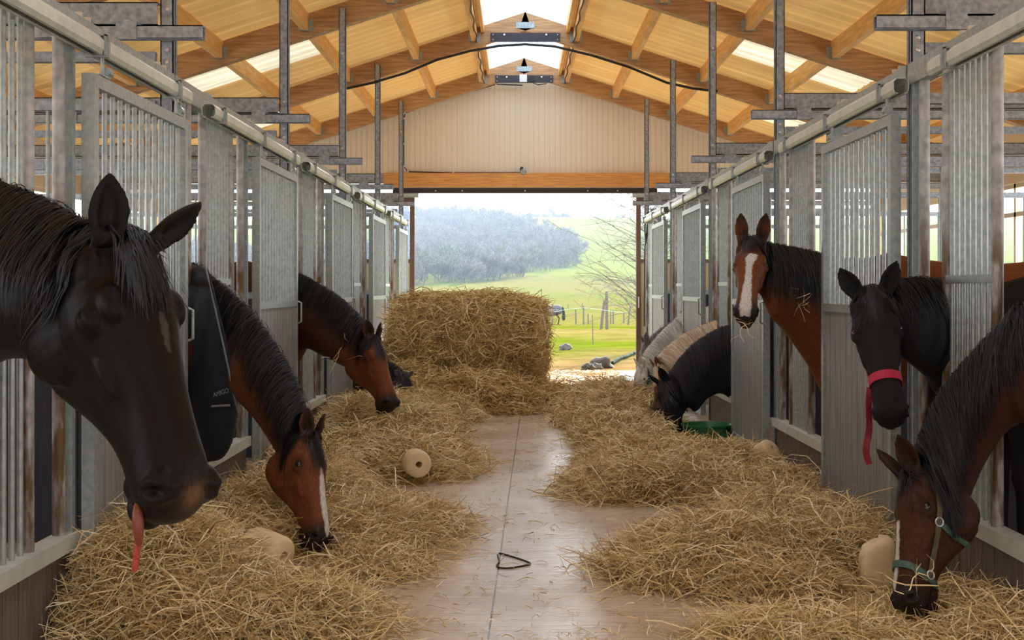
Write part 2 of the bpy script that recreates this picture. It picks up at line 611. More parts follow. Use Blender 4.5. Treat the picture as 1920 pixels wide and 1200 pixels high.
SKY_HALF = 0.55
TRUSS_Y = [19.1, 15.93, 12.77, 9.6, 6.43, 3.2, 0.0, -3.2, -6.4]
PALE_STRIPS = [((13.1, 14.7), 2.25, 3.75), ((10.0, 11.4), 1.45, 2.15), ((16.5, 18.0), 3.2, 3.9)]  # stretches of roof sheet in a paler, more translucent material
for sgn, nm in ((-1, 'left'), (1, 'right')):
    breaks = [SKY_HALF, 1.45, 2.15, 2.25, 3.2, 3.75, 3.9, XO + 0.6]
    b, bl_ = MB(), MB()
    for xa, xb in zip(breaks[:-1], breaks[1:]):
        v, f = corrugated(RX + sgn * xa, RX + sgn * xb, BACK, YG + 0.4)
        fo_, fl = [], []
        for q in f:
            ym = (v[q[0]][1] + v[q[2]][1]) / 2
            is_pale = any(y0 < ym < y1 and xa >= x0 - 1e-6 and xb <= x1 + 1e-6 for (y0, y1), x0, x1 in PALE_STRIPS)
            (fl if is_pale else fo_).append(q)
        b.add(v, fo_)
        for q in fl:
            bl_.add([v[i] for i in q], [(0, 1, 2, 3)])
    struct(b.build('ceiling_' + nm, M['roof']), 'cream ribbed roof sheets on the %s slope of the barn' % nm, 'ceiling')
    struct(bl_.build('ceiling_strip_1' if sgn < 0 else 'ceiling_strip_2', M['roof_pale']), 'pale ribbed strips in the %s roof slope' % nm, 'roof light')
b = MB()
for sgn in (-1, 1):
    b.add(*corrugated(RX, RX + sgn * (SKY_HALF + 0.1), BACK, YG + 0.4, pitch=0.16, h=0.035, dz=0.06))
struct(b.build('window_3', M['skylight']), 'clear ribbed ridge skylight along the top of the roof', 'skylight')
# timber upstand trims beside the skylight
for sgn, nm in ((-1, '1'), (1, '2')):
    x = RX + sgn * (SKY_HALF - 0.02)
    struct(MB().box(x - 0.02, x + 0.02, BACK, YG, roof_z(x) - 0.10, roof_z(x) + 0.04).build('trim_' + nm, M['wood']),
           'timber edge board along the %s side of the ridge skylight' % ('left' if sgn < 0 else 'right'), 'trim')

# glulam trusses
TR_NAMES = ['against the far gable wall', 'second from the far gable', 'third from the far gable', 'fourth from the far gable',
            'fifth from the far gable', 'sixth from the far gable', 'seventh from the far gable', 'eighth from the far gable', 'ninth from the far gable']
for i, ty in enumerate(TRUSS_Y):
    t = tag(empty('roof_truss', (RX, ty, RZ - 0.25)), 'brown glued timber roof truss %s' % TR_NAMES[i], 'roof truss')
    for sgn in (-1, 1):
        x1 = RX + sgn * (XO + 0.2)
        dz = -0.13
        p0 = (RX - sgn * 0.04, ty, roof_z(RX) + dz + 0.04 * RS); p1 = (x1, ty, roof_z(x1) + dz)
        MB().beam(p0, p1, 0.12, 0.22).build('rafter', M['glulam'], t)
    zz = 4.385
    MB().box(RX - 0.43, RX + 0.43, ty - 0.085, ty - 0.06, zz - 0.055, zz + 0.055).build('ridge_plate', M['steel_dark'], t)
    for sgn in (-1, 1):
        for xx, z2, r in ((0.26, 0.03, 0.013), (0.40, 0.03, 0.007), (0.40, -0.03, 0.007)):
            c = np.array((RX + sgn * xx, ty - 0.085, zz + z2))
            MB().lathe(c, (0, -1, 0), [(0, r), (0.008, r), (0.01, r * 0.7)], 8).build('bolt', M['bolt'], t)
    MB().box(RX - 0.115, RX + 0.115, ty - 0.07, ty - 0.062, 4.50, 4.575).build('nail_plate', M['galv'], t)

# purlins between the trusses, hung in joist hangers
PUR = [0.63, 1.35, 2.2, 3.05, 3.9, 4.75]
for sgn, side in ((-1, 'left'), (1, 'right')):
    for j, off in enumerate(PUR):
        x = RX + sgn * off
        for i in range(len(TRUSS_Y) - 1):
            y1, y0 = TRUSS_Y[i] - 0.06, TRUSS_Y[i + 1] + 0.06
            t = tag(empty('purlin', (x, (y0 + y1) / 2, roof_z(x) - 0.1)),
                    'timber purlin, %s from ridge, %s slope, %s roof bay from far gable' % (ORD[j], side, ORD[i]),
                    'purlin', 'purlins under the roof sheets')
            zt = roof_z(x) - 0.012
            MB().box(x - 0.035, x + 0.035, y0, y1, zt - 0.17, zt).build('timber', M['wood'], t)
            if i < 4 and j < 5:
                for ye, d in ((y1, -1), (y0, 1)):
                    hb = MB()
                    hb.box(x - 0.039, x + 0.039, ye, ye + d * 0.05, zt - 0.175, zt - 0.171)
                    for s in (-1, 1):
                        hb.box(x + s * 0.036, x + s * 0.039, ye, ye + d * 0.05, zt - 0.175, zt - 0.05)
                        hb.box(x + s * 0.036, x + s * 0.075, ye + d * 0.001, ye + d * 0.004, zt - 0.165, zt - 0.05)
                    hb.build('joist_hanger', M['galv'], t)

# far gable wall: ribbed cladding above a timber lintel, open doorway below
def gable_panel(x0, x1, z0, ztop=None):
    v, f = [], []
    x = x0
    xs = []
    while x < x1 - 1e-6:
        for a, d in ((0, 0), (0.80, 0), (0.85, 0.006), (0.95, 0.006)):
            if x + a * 0.08 <= x1:
                xs.append((x + a * 0.08, d))
        x += 0.08
    xs.append((x1, 0))
    for xx, d in xs:
        zt = roof_z(xx) - 0.02 if ztop is None else ztop
        v.append((xx, YG + d, z0)); v.append((xx, YG + d, zt))
    for i in range(len(xs) - 1):
        f.append((2 * i, 2 * i + 2, 2 * i + 3, 2 * i + 1))
    return v, f


LZ0, LZ1 = 2.80, 3.01
g = MB()
g.add(*gable_panel(-XO, RX, LZ1)); g.add(*gable_panel(RX, XO, LZ1))
struct(g.build('wall_far', M['cream']), 'cream ribbed cladding of the far gable wall', 'wall')
LX0, LX1 = -2.03, 2.27
struct(MB().box(LX0, LX1, YG - 0.10, YG + 0.06, LZ0, LZ1).build('trim_3', M['lintel']), 'orange timber lintel over the far doorway', 'lintel')
for nm, x0, x1 in (('trim_4', -XO, LX0), ('trim_5', LX1, XO)):
    struct(MB().box(x0, x1, YG - 0.02, YG + 0.05, 2.86, 3.01).build(nm, M['galv_blue']), 'grey steel rail beside the timber lintel, %s end' % ('left' if x0 < 0 else 'right'), 'rail')
t = tag(empty('door_track', (0, YG + 0.12, LZ0)), 'dark steel sliding door track under the timber lintel', 'door track')
MB().box(-1.90, 2.10, YG + 0.0, YG + 0.09, LZ0 - 0.085, LZ0 - 0.005).build('rail', M['steel_dark'], t)
for x in (-1.75, -1.25, -0.85, 0.1, 1.05, 1.5):
    MB().lathe((x, YG - 0.002, LZ0 - 0.05), (0, -1, 0), [(0, 0.012), (0.008, 0.012), (0.01, 0.008)], 8).build('bolt', M['bolt'], t)
# outer parts of the gable below the lintel level
for sgn in (-1, 1):
    nm = 'left' if sgn < 0 else 'right'
    x0 = -1.86 if sgn < 0 else 2.0
    struct(MB().box(x0, sgn * XO, YG, YG + 0.08, 0, 1.25).build('wall_far_' + nm, M['wallblock']), 'low block wall at the %s of the far doorway' % nm, 'wall')

# unseen rear gable, added to cut light from behind; wide doorway left open
for sgn, nm in ((-1, 'wall_unseen_left'), (1, 'wall_unseen_right')):
    b = MB()
    x0, x1 = sorted((sgn * 1.8, sgn * XO))
    b.box(x0, x1, BACK - 0.08, BACK, 0, 2.8)
    b.add([(0, BACK, 2.8), (sgn * XO, BACK, 2.8), (sgn * XO, BACK, roof_z(sgn * XO)), (0, BACK, roof_z(0))], [(0, 1, 2, 3)])
    struct(b.build(nm, M['cream']), 'added unseen cream rear gable wall, %s half' % ('left' if sgn < 0 else 'right'), 'wall')

# open sliding door leaves outside the gable
def leaf(edge, sgn, label):
    t = tag(empty('sliding_barn_door', (edge + sgn * 0.9, YG + 0.3, 0)), label, 'door')
    y0, y1 = YG + 0.20, YG + 0.26
    x1 = edge + sgn * 1.9
    f = MB()
    f.box(edge, edge + sgn * 0.07, y0, y1, 0.02, 2.66)
    f.box(x1, x1 - sgn * 0.07, y0, y1, 0.02, 2.66)
    ea_, eb_ = edge + sgn * 0.0705, x1 - sgn * 0.0705
    f.box(ea_, eb_, y0 + 0.001, y1 - 0.001, 2.56, 2.66)
    f.box(ea_, eb_, y0 + 0.001, y1 - 0.001, 1.66, 1.72)
    f.box(ea_, eb_, y0 + 0.001, y1 - 0.001, 0.02, 0.10)
    f.build('frame', M['brown_post'], t)
    MB().box(edge + sgn * 0.07, x1 - sgn * 0.07, y0 + 0.015, y1 - 0.015, 0.10, 1.66).build('lower_panel', M['beige'], t)
    MB().box(edge + sgn * 0.07, x1 - sgn * 0.07, y0 + 0.028, y1 - 0.028, 1.72, 2.56).build('window_pane', M['glass'], t)
    MB().box(edge - sgn * 0.06, x1, y0 - 0.02, y1 + 0.02, 2.665, 2.73).build('top_rail', M['galv'], t)
    h = MB()
    zx = edge + sgn * 0.035
    h.tube([(zx, y0 - 0.001, 0.98), (zx, y0 - 0.05, 0.99), (zx, y0 - 0.05, 1.13), (zx, y0 - 0.001, 1.14)], 0.008, 6)
    h.build('handle', M['white'], t, True)
    return t


leaf(-1.585, -1, 'brown framed sliding barn door with a window, pushed open to the left of the doorway')
leaf(1.80, 1, 'brown framed sliding barn door with a window, pushed open to the right of the doorway')

# long side walls: low wall, open band, cladding up to the eaves
for sgn, nm in ((-1, 'left'), (1, 'right')):
    x = sgn * XO
    struct(MB().box(x, x + sgn * 0.12, BACK, YG, 0, 1.22).build('wall_' + nm, M['wallblock']), 'low block outer wall on the %s side' % nm, 'wall')
    struct(MB().box(x, x + sgn * 0.06, BACK, YG, 2.42, roof_z(x) + 0.02).build('wall_%s_upper' % nm, M['cream']), 'cream cladding under the eaves on the %s side' % nm, 'wall')
    for i, ty in enumerate(TRUSS_Y):
        o = MB().box(x - sgn * 0.0, x - sgn * 0.14, ty - 0.07, ty + 0.07, 0, roof_z(x) - 0.1).build('wall_post', M['wood'])
        tag(o, 'timber post of the %s outer wall, truss %s' % (nm, TR_NAMES[i]), 'post', 'outer wall posts')
    wb = MB()
    for i in range(len(TRUSS_Y) - 1):
        y1, y0 = TRUSS_Y[i] - 0.07, TRUSS_Y[i + 1] + 0.07
        for z in (1.22, 2.05, 2.36):
            wb.box(x - 0.03, x + 0.03, y0, y1, z, z + 0.05)
        for k in range(1, 3):
            yy = y0 + (y1 - y0) * k / 3
            wb.box(x - 0.03, x + 0.03, yy - 0.025, yy + 0.025, 1.22, 2.41)
    struct(wb.build('trim_6' if sgn < 0 else 'trim_7', M['cream']), 'cream window framing in the open band of the %s outer wall' % nm, 'window frame')

# ------------------------------------------------------------------ stall fronts
class Front:
    """maps (u along the front from its post, w towards the aisle, z) to the world"""

    def __init__(s, side, yp):
        s.side, s.yp = side, yp

    def m(s, u, w, z):
        if s.side < 0:
            return (-XL + w, s.yp - u, z)
        return (XR - w, s.yp + u, z)

    def box(s, mb, u0, u1, w0, w1, z0, z1):
        a, b = s.m(u0, w0, z0), s.m(u1, w1, z1)
        return mb.box(a[0], b[0], a[1], b[1], a[2], b[2])

    def vtube(s, mb, u, w, z0, z1, r, n=8):
        return mb.tube([s.m(u, w, z0), s.m(u, w, z1)], r, n)


def stall_front(side, yp, k, geo, where):
    fr = Front(side, yp)
    ga, pa, pb, gb0, gb1 = geo['ga'], geo['pa'], geo['pb'], geo['pb'], geo['gb']
    L = geo['L']
    t = tag(empty('stall_grille', fr.m(L * 0.75, 0, 0)),
            'barred galvanised front with plank base, %s' % where, 'stall front', 'barred stall fronts')
    b = MB(); fr.box(b, -0.0, L - 0.03, -0.035, 0.034, 2.24, 2.34); b.build('top_rail', M['galv'], t)
    b = MB(); fr.box(b, 1.40, L - 0.03, -0.03, 0.05, 0.285, 0.345); b.build('sill', M['track'], t)
    b = MB()
    n = max(1, int((L - 1.44) / 0.125))
    du = (L - 0.03 - 1.41) / n
    for i in range(n):
        fr.box(b, 1.41 + i * du + 0.003, 1.41 + (i + 1) * du - 0.003, -0.02, 0.02, 0.01, 0.285)
    b.build('plank_base', M['plank'], t)
    b = MB(); fr.box(b, 1.41, L - 0.03, -0.016, 0.016, 0.012, 0.283); b.build('plank_backing', M['dark'], t)
    # flat jamb beside the door, thin bars, thick gap tubes
    b = MB(); fr.box(b, 1.40, 1.432, -0.025, 0.03, 0.345, 2.24); b.build('jamb', M['galv'], t)
    def tube(u, r=0.024, mat='stain'):
        b = MB(); fr.vtube(b, u, 0, 0.345, 2.24, r, 12); b.build('gap_tube', M[mat], t, True)
    def bars(u0, u1, n, zb=0.345):
        for i in range(n):
            u = u0 + (u1 - u0) * (i + 0.5) / n
            b = MB(); fr.vtube(b, u, 0, zb, 2.24, 0.0115, 10); b.build('bar', M['galv'], t, True)
    bars(1.435, ga[0] - 0.03, geo['na'])
    tube(ga[0] - 0.024)
    tube(ga[1] + 0.024); tube(gb0 - 0.024)
    bars(ga[1] + 0.055, gb0 - 0.055, 8)
    b = MB(); fr.box(b, ga[1] + 0.03, gb0 - 0.03, -0.012, 0.016, 1.30, 1.335); b.build('cross_bar', M['galv'], t)
    tube(gb1 + 0.024)
    bars(gb1 + 0.05, L - 0.10, geo['nb'])
    b = MB(); fr.box(b, gb1 + 0.05, L - 0.06, -0.012, 0.016, 1.30, 1.335); b.build('cross_bar', M['galv'], t)
    b = MB(); fr.box(b, L - 0.10, L - 0.065, -0.025, 0.03, 0.345, 2.24); b.build('end_flat', M['galv'], t)
    # sliding track on the aisle side: chamfered section with a slot along the bottom and open ends
    w0, w1, z0, z1 = 0.036, 0.112, 2.198, 2.272
    u0, u1 = -0.06, 2.62
    wm, cz, tk = (w0 + w1) / 2, 0.018, 0.004
    outer = [(wm - 0.014, z0), (w0 + cz * 0.5, z0), (w0, z0 + cz), (w0, z1 - cz), (w0 + cz, z1), (w1 - cz, z1), (w1, z1 - cz), (w1, z0 + cz), (w1 - cz * 0.5, z0), (wm + 0.014, z0)]
    inner = [(wm + 0.014, z0 + tk), (w1 - cz * 0.5 - 0.002, z0 + tk), (w1 - tk, z0 + cz), (w1 - tk, z1 - cz), (w1 - cz, z1 - tk), (w0 + cz, z1 - tk), (w0 + tk, z1 - cz), (w0 + tk, z0 + cz), (w0 + cz * 0.5 + 0.002, z0 + tk), (wm - 0.014, z0 + tk)]
    prof = outer + inner
    tr = MB().loft([[fr.m(u, w, z) for w, z in prof] for u in (u0, u1)])
    trk = tr.build('door_track', M['track'], t)
    for u in (0.18, 1.28, 2.40):
        c = MB()
        fr.box(c, u - 0.03, u + 0.03, w0 - 0.006, w1 + 0.006, z1, z1 + 0.006)
        fr.box(c, u - 0.03, u + 0.03, w1, w1 + 0.006, z0, z1 + 0.006)
        fr.box(c, u - 0.008, u + 0.008, w0 - 0.006, w1 + 0.012, z0 - 0.006, z1 + 0.010)
        c.build('track_clamp', M['galv'], trk)
        for du_ in (-0.05, 0.05):
            c = MB()
            fr.box(c, u + du_ - 0.008, u + du_ + 0.008, 0.0, 0.03, 2.34, 2.36)
            c.build('clamp_bolt', M['bolt'], trk)
    return t


def stall_door(side, yp, where):
    fr = Front(side, yp)
    t = tag(empty('sliding_stall_door', fr.m(0.7, 0.08, 0)), 'sliding door, grey planks below bars, %s' % where, 'stall door', 'sliding stall doors')
    u0, u1, w0, w1 = 0.005, 1.405, 0.055, 0.105
    b = MB()
    fr.box(b, u0, u0 + 0.05, w0, w1, 0.04, 2.11)
    fr.box(b, u1 - 0.05, u1, w0, w1, 0.04, 2.11)
    fr.box(b, u0 + 0.05, u1 - 0.05, w0, w1, 2.06, 2.11)
    fr.box(b, u0 + 0.05, u1 - 0.05, w0 + 0.001, w1 - 0.001, 1.145, 1.19)
    fr.box(b, u0 + 0.05, u1 - 0.05, w0 + 0.001, w1 - 0.001, 0.04, 0.09)
    b.build('frame', M['galv'], t)
    for i in range(13):
        u = u0 + 0.05 + (u1 - u0 - 0.1) * (i + 0.5) / 13
        b = MB(); fr.vtube(b, u, (w0 + w1) / 2, 1.19, 2.06, 0.0115, 10); b.build('bar', M['galv'], t, True)
    b = MB()
    n = 11
    du = (u1 - u0 - 0.1) / n
    for i in range(n):
        fr.box(b, u0 + 0.05 + i * du + 0.003, u0 + 0.05 + (i + 1) * du - 0.003, w0 + 0.012, w1 - 0.012, 0.09, 1.145)
    b.build('plank_panel', M['plank_door'], t)
    b = MB(); fr.box(b, u0 + 0.05, u1 - 0.05, w0 + 0.015, w1 - 0.015, 0.09, 1.145); b.build('panel_core', M['dark'], t)
    for u in (0.14, 1.24):
        b = MB()
        b.tube([fr.m(u, 0.083, 2.11), fr.m(u, 0.083, 2.20)], 0.008, 8)
        fr.box(b, u - 0.05, u + 0.05, 0.06, 0.10, 2.117, 2.125)
        b.lathe(fr.m(u - 0.03, 0.083, 2.145), (0, 1, 0), [(0, 0.022), (0.05, 0.022), (0.06, 0.012)], 10)
        b.build('roller_hanger', M['galv'], t)
    b = MB()
    b.tube([fr.m(-0.0, 0.105, 1.02), fr.m(-0.0, 0.128, 1.03), fr.m(-0.0, 0.128, 1.17), fr.m(-0.0, 0.105, 1.18)], 0.008, 6)
    b.build('handle', M['galv'], t, True)
    b = MB()
    fr.box(b, 1.39, 1.45, 0.03, 0.13, 0.0, 0.09)
    b.build('floor_guide', M['black'], t)
    return t


def stall_post(side, yp, where, beam=True):
    fr = Front(side, yp)
    t = tag(empty('stall_post', fr.m(-0.03, -0.0, 0)), 'tall galvanised stall post, %s' % where, 'post', 'tall stall posts')
    b = MB()
    u0, u1 = -0.075, -0.005
    # channel section: web and two flanges, slots shown by the gap between
    fr.box(b, u0, u1, -0.035, -0.029, 0, 4.05)
    fr.box(b, u0, u0 + 0.006, -0.035, 0.03, 0, 4.05)
    fr.box(b, u1 - 0.006, u1, -0.035, 0.03, 0, 4.05)
    fr.box(b, u0, u0 + 0.022, 0.024, 0.03, 0, 4.05)
    fr.box(b, u1 - 0.022, u1, 0.024, 0.03, 0, 4.05)
    b.build('channel', M['galv_blue'], t)
    ynear = min(fr.m(u0, 0, 0)[1], fr.m(u1, 0, 0)[1])
    for z in (2.40, 2.46, 2.66, 3.6):
        c = fr.m(-0.04, 0.0, z)
        MB().lathe((c[0], ynear, z), (0, -1, 0), [(0, 0.011), (0.006, 0.011), (0.008, 0.007)], 8).build('bolt', M['bolt'], t)
    if beam:
        y = yp
        xo = -XO + 0.14 if side < 0 else XO - 0.14
        xi = fr.m(0, -0.04, 0)[0]
        b = MB()
        b.box(xi, xo, y - 0.03, y - 0.024, 2.575, 2.69)
        b.box(xi, xo, y - 0.03, y + 0.03, 2.684, 2.69)
        b.box(xi, xo, y - 0.03, y + 0.03, 2.575, 2.581)
        b.build('cross_beam', M['galv_blue'], t)
        xin = fr.m(0, 0.21, 0)[0]
        b = MB()
        yy = y - 0.11
        b.box(xin, xo, yy - 0.028, yy + 0.028, 2.548, 2.554)
        b.box(xin, xo, yy - 0.028, yy - 0.023, 2.49, 2.554)
        b.box(xin, xo, yy + 0.023, yy + 0.028, 2.49, 2.554)
        b.box(xin, xo, yy - 0.028, yy - 0.012, 2.488, 2.493)
        b.box(xin, xo, yy + 0.012, yy + 0.028, 2.488, 2.493)
        b.build('partition_track', M['galv_blue'], t)
        s = 1 if side > 0 else -1
        for d in (0.12, 1.5):
            b = MB()
            x = xi + s * d
            b.box(x - 0.05, x + 0.05, yy - 0.029, yy + 0.10, 2.557, 2.574)
            b.box(x - 0.05, x + 0.05, yy - 0.034, yy - 0.029, 2.485, 2.58)
            b.build('track_bracket', M['galv_blue'], t)
        # stall partition below: planks, rails and bars
    return t


def partition(side, yp, where):
    y = yp
    x0 = (-XL - 0.06) if side < 0 else (XR + 0.06)
    x1 = (-XO + 0.16) if side < 0 else (XO - 0.16)
    t = tag(empty('stall_partition', ((x0 + x1) / 2, y, 0)), 'plank and bar stall partition, %s' % where, 'partition', 'partitions between the stalls')
    b = MB()
    n = 9
    for i in range(n):
        xa = x0 + (x1 - x0) * i / n; xb = x0 + (x1 - x0) * (i + 1) / n
        b.box(min(xa, xb) + 0.002, max(xa, xb) - 0.002, y - 0.02, y + 0.02, 0.02, 1.2)
    b.build('plank_wall', M['navy_plank'], t)
    b = MB()
    for z in (1.2, 2.16, 2.40):
        b.box(x0, x1, y - 0.025, y + 0.025, z, z + 0.05)
    b.build('rail', M['galv_blue'], t)
    for i in range(16):
        x = x0 + (x1 - x0) * (i + 0.5) / 16
        b = MB(); b.tube([(x, y, 1.25), (x, y, 2.16)], 0.0105, 6); b.build('bar', M['galv'], t, True)
    return t


GEO_L = dict(ga=(1.52, 1.78), pa=1.78, pb=2.48, gb=2.76, L=3.16, na=1, nb=3)
GEO_R = dict(ga=(1.64, 2.08), pa=2.08, pb=2.71, gb=2.98, L=3.18, na=2, nb=1)
for k, yp in enumerate(POST_L):
    w = '%s stall from near end, left row' % ORD[k]
    stall_front(-1, yp, k, GEO_L, w)
    stall_door(-1, yp, w)
    stall_post(-1, yp, '%s from near end, left row' % ORD[k])
    partition(-1, yp + 0.02, '%s from near end, left row' % ORD[k])
for k, yp in enumerate([POST_R[0] - 3.18] + POST_R[:4]):
    w = '%s stall from near end, right row' % ORD[k]
    stall_front(1, yp, k, GEO_R, w)
    if k:
        stall_door(1, yp, w)
for k, yp in enumerate(POST_R):
    stall_post(1, yp, '%s from near end, right row' % ORD[k])
    partition(1, yp + 0.02, '%s from near end, right row' % ORD[k])

# ------------------------------------------------------------------ cables and small fittings on the gable and trusses
def sag(p0, p1, s, n=24):
    p0, p1 = np.array(p0), np.array(p1)
    return [p0 + (p1 - p0) * t + np.array((0, 0, s * 4 * t * (1 - t))) for t in np.linspace(0, 1, n)]


yt = TRUSS_Y[1] - 0.12
pts = [at(640, 168, yt), at(700, 155, yt), at(760, 137, yt), at(820, 112, yt), at(880, 96, yt), at(935, 86, yt), at(985, 83, yt),
       at(1040, 87, yt), at(1110, 104, yt), at(1180, 126, yt), at(1250, 155, yt), at(1300, 166, yt), at(1345, 171, yt)]
tag(MB().tube(pts, 0.016, 8).build('hanging_cable', M['black'], None, True), 'thick black cable arched across the second roof truss from the far gable', 'cable')
yc = YG - 0.03
pts = [at(980, 160, yc), at(930, 158, yc), at(880, 172, yc), at(820, 190, yc), at(780, 203, yc), at(760, 212, yc), at(757, 222, yc), at(757, 270, yc), at(757, 312, yc), at(765, 322, yc), at(850, 324, yc), at(975, 324, yc)]
t = tag(empty('wall_cable', at(757, 260, yc)), 'thin black cable clipped along the left of the far gable wall', 'cable')
MB().tube(pts, 0.010, 6).build('wire', M['black'], t, True)
for i in range(1, len(pts) - 1):
    p = pts[i]
    cb = MB()
    cb.box(p[0] - 0.012, p[0] + 0.012, yc - 0.012, yc + 0.02, p[2] - 0.014, p[2] + 0.014)
    cb.build('cable_clip', M['white'], t)
for sgn in (-1, 1):
    x = RX + sgn * 0.60
    t = tag(empty('purlin_cable', (x, 15, roof_z(x) - 0.2)), 'black cable stapled under the %s ridge purlin' % ('left' if sgn < 0 else 'right'), 'cable')
    pp = []
    for i, y in enumerate(np.linspace(8.0, YG - 0.35, 60)):
        pp.append((x + 0.012 * math.sin(i * 1.3), y, roof_z(x) - 0.20 + 0.008 * math.sin(i * 2.1)))
    MB().tube(pp, 0.009, 6).build('wire', M['black'], t, True)
t = tag(empty('junction_box', at(983, 147, TRUSS_Y[0] - 0.1)), 'grey junction box with black plug on the far ridge plate', 'junction box')
p = at(981, 147, TRUSS_Y[0] - 0.1)
MB().box(p[0] - 0.055, p[0] + 0.055, p[1] - 0.03, p[1], p[2] - 0.055, p[2] + 0.055).build('box', M['white'], t)
p = at(997, 147, TRUSS_Y[0] - 0.1)
MB().box(p[0] - 0.03, p[0] + 0.03, p[1] - 0.04, p[1], p[2] - 0.05, p[2] + 0.04).build('plug', M['black'], t)
MB().tube([p, p + np.array((0.03, -0.03, -0.08)), p + np.array((0.10, -0.03, -0.10)), p + np.array((0.22, -0.02, -0.08))], 0.008, 6).build('plug_cable', M['black'], t, True)
t = tag(empty('wall_lamp', at(980, 321, YG - 0.05)), 'small round grey lamp above the timber lintel', 'lamp')
p = at(980, 321, YG - 0.02)
MB().lathe(p, (0.2, -1, -0.3), [(0, 0.02), (0.02, 0.045), (0.08, 0.05), (0.11, 0.03)], 14).build('lamp_body', M['galv'], t, True)
MB().lathe(p + np.array((-0.015, 0.0, 0.03)), (0, -1, 0.2), [(0, 0.03), (0.03, 0.03)], 10).build('lamp_bracket', M['black'], t)
# cable and chain hanging at the last right stall front
p0 = at(1222, 399, 18.6)
tag(MB().tube([at(1224, 397, 18.6), at(1215, 398, 18.6), at(1210, 406, 18.6), at(1209, 430, 18.6), at(1211, 456, 18.6), at(1214, 440, 18.6), at(1214, 420, 18.6), at(1209, 470, 18.6), at(1208, 560, 18.6), at(1208, 612, 18.6)], 0.010, 6)
    .build('hanging_rope', M['black'], None, True), 'dark rope looped down the end of the right stall row', 'rope')
# ------------------------------------------------------------------ horses
from mathutils.bvhtree import BVHTree

#               a      top     bottom  half-width  jaw narrowing
SEC = np.array([
    (-0.05, -0.010, -0.160, 0.062, 0.25),
    (0.00, 0.010, -0.205, 0.080, 0.30),
    (0.06, 0.022, -0.262, 0.098, 0.38),
    (0.12, 0.028, -0.298, 0.108, 0.44),
    (0.17, 0.027, -0.304, 0.111, 0.48),
    (0.22, 0.021, -0.285, 0.101, 0.48),
    (0.28, 0.013, -0.247, 0.085, 0.43),
    (0.34, 0.006, -0.210, 0.073, 0.36),
    (0.40, 0.000, -0.181, 0.066, 0.26),
    (0.46, -0.004, -0.164, 0.064, 0.16),
    (0.52, -0.007, -0.158, 0.067, 0.08),
    (0.565, -0.016, -0.154, 0.066, 0.04),
    (0.598, -0.034, -0.145, 0.056, 0.0),
    (0.618, -0.058, -0.128, 0.036, 0.0),
    (0.624, -0.074, -0.110, 0.014, 0.0)])


def sec_at(a):
    return [np.interp(a, SEC[:, 0], SEC[:, i]) for i in range(1, 5)]


def gprof(t, jaw):
    t = np.clip(t, 0, 1)
    base = np.power(np.clip(1 - (2 * t - 1) ** 2, 0, 1), 0.44)
    sm = np.clip((t - 0.15) / 0.75, 0, 1)
    sm = sm * sm * (3 - 2 * sm)
    return base * (1 - jaw * sm)


def head_ring(a, n=32):
    top, bot, hw, jaw = sec_at(a)
    out = []
    for ph in np.linspace(0, 2 * math.pi, n, endpoint=False):
        t = (1 - math.cos(ph)) / 2
        y = hw * gprof(t, jaw) * (1 if math.sin(ph) >= 0 else -1)
        if abs(math.sin(ph)) < 1e-6:
            y = 0
        out.append((a, y, top + (bot - top) * t))
    return out


def ear_rings(sd, spec):
    base = np.array((0.012, sd * 0.056, 0.008))
    d = np.array(spec['dir'], float) * np.array((1, sd, 1)); d /= np.linalg.norm(d)
    face = np.array(spec['face'], float) * np.array((1, sd, 1))
    face = face - d * face.dot(d); face /= np.linalg.norm(face)
    sid = np.cross(d, face)
    L = spec.get('len', 0.165); ww = spec.get('w', 1.12)
    rings = []
    for h, w, op in ((-0.12, 0.030, 0.0), (0.05, 0.031, 0.05), (0.2, 0.036, 0.5), (0.38, 0.040, 0.75), (0.55, 0.037, 0.8), (0.72, 0.029, 0.75), (0.86, 0.018, 0.5), (0.96, 0.008, 0.1), (1.0, 0.003, 0)):
        w = w * ww
        c = base + d * h * L + face * (0.014 * math.sin(h * 2.6) - 0.01 * h * h) - sid * sd * 0.0
        rg = []
        dep_in = max(0.0, 1 - 0.016 / w) if op > 0.3 else (-0.25 + 1.2 * op)
        for th in np.linspace(0, math.pi, 11):
            rg.append(c + sid * w * math.cos(th) - face * w * 1.05 * math.sin(th))
        for th in np.linspace(math.pi, 0, 9)[1:-1]:
            rg.append(c + sid * w * 0.56 * math.cos(th) - face * w * (1.05 * dep_in * math.sin(th) - 0.22 * (op <= 0.3)))
        rings.append(rg)
    return rings


def catmull(P, n):
    P = np.asarray(P, float)
    m = len(P)
    ts = np.linspace(0, m - 1, n)
    out = []
    for t in ts:
        i = min(int(t), m - 2)
        f = t - i
        p0, p1, p2, p3 = P[max(i - 1, 0)], P[i], P[i + 1], P[min(i + 2, m - 1)]
        out.append(0.5 * ((2 * p1) + (-p0 + p2) * f + (2 * p0 - 5 * p1 + 4 * p2 - p3) * f * f + (-p0 + 3 * p1 - 3 * p2 + p3) * f ** 3))
    return np.array(out)


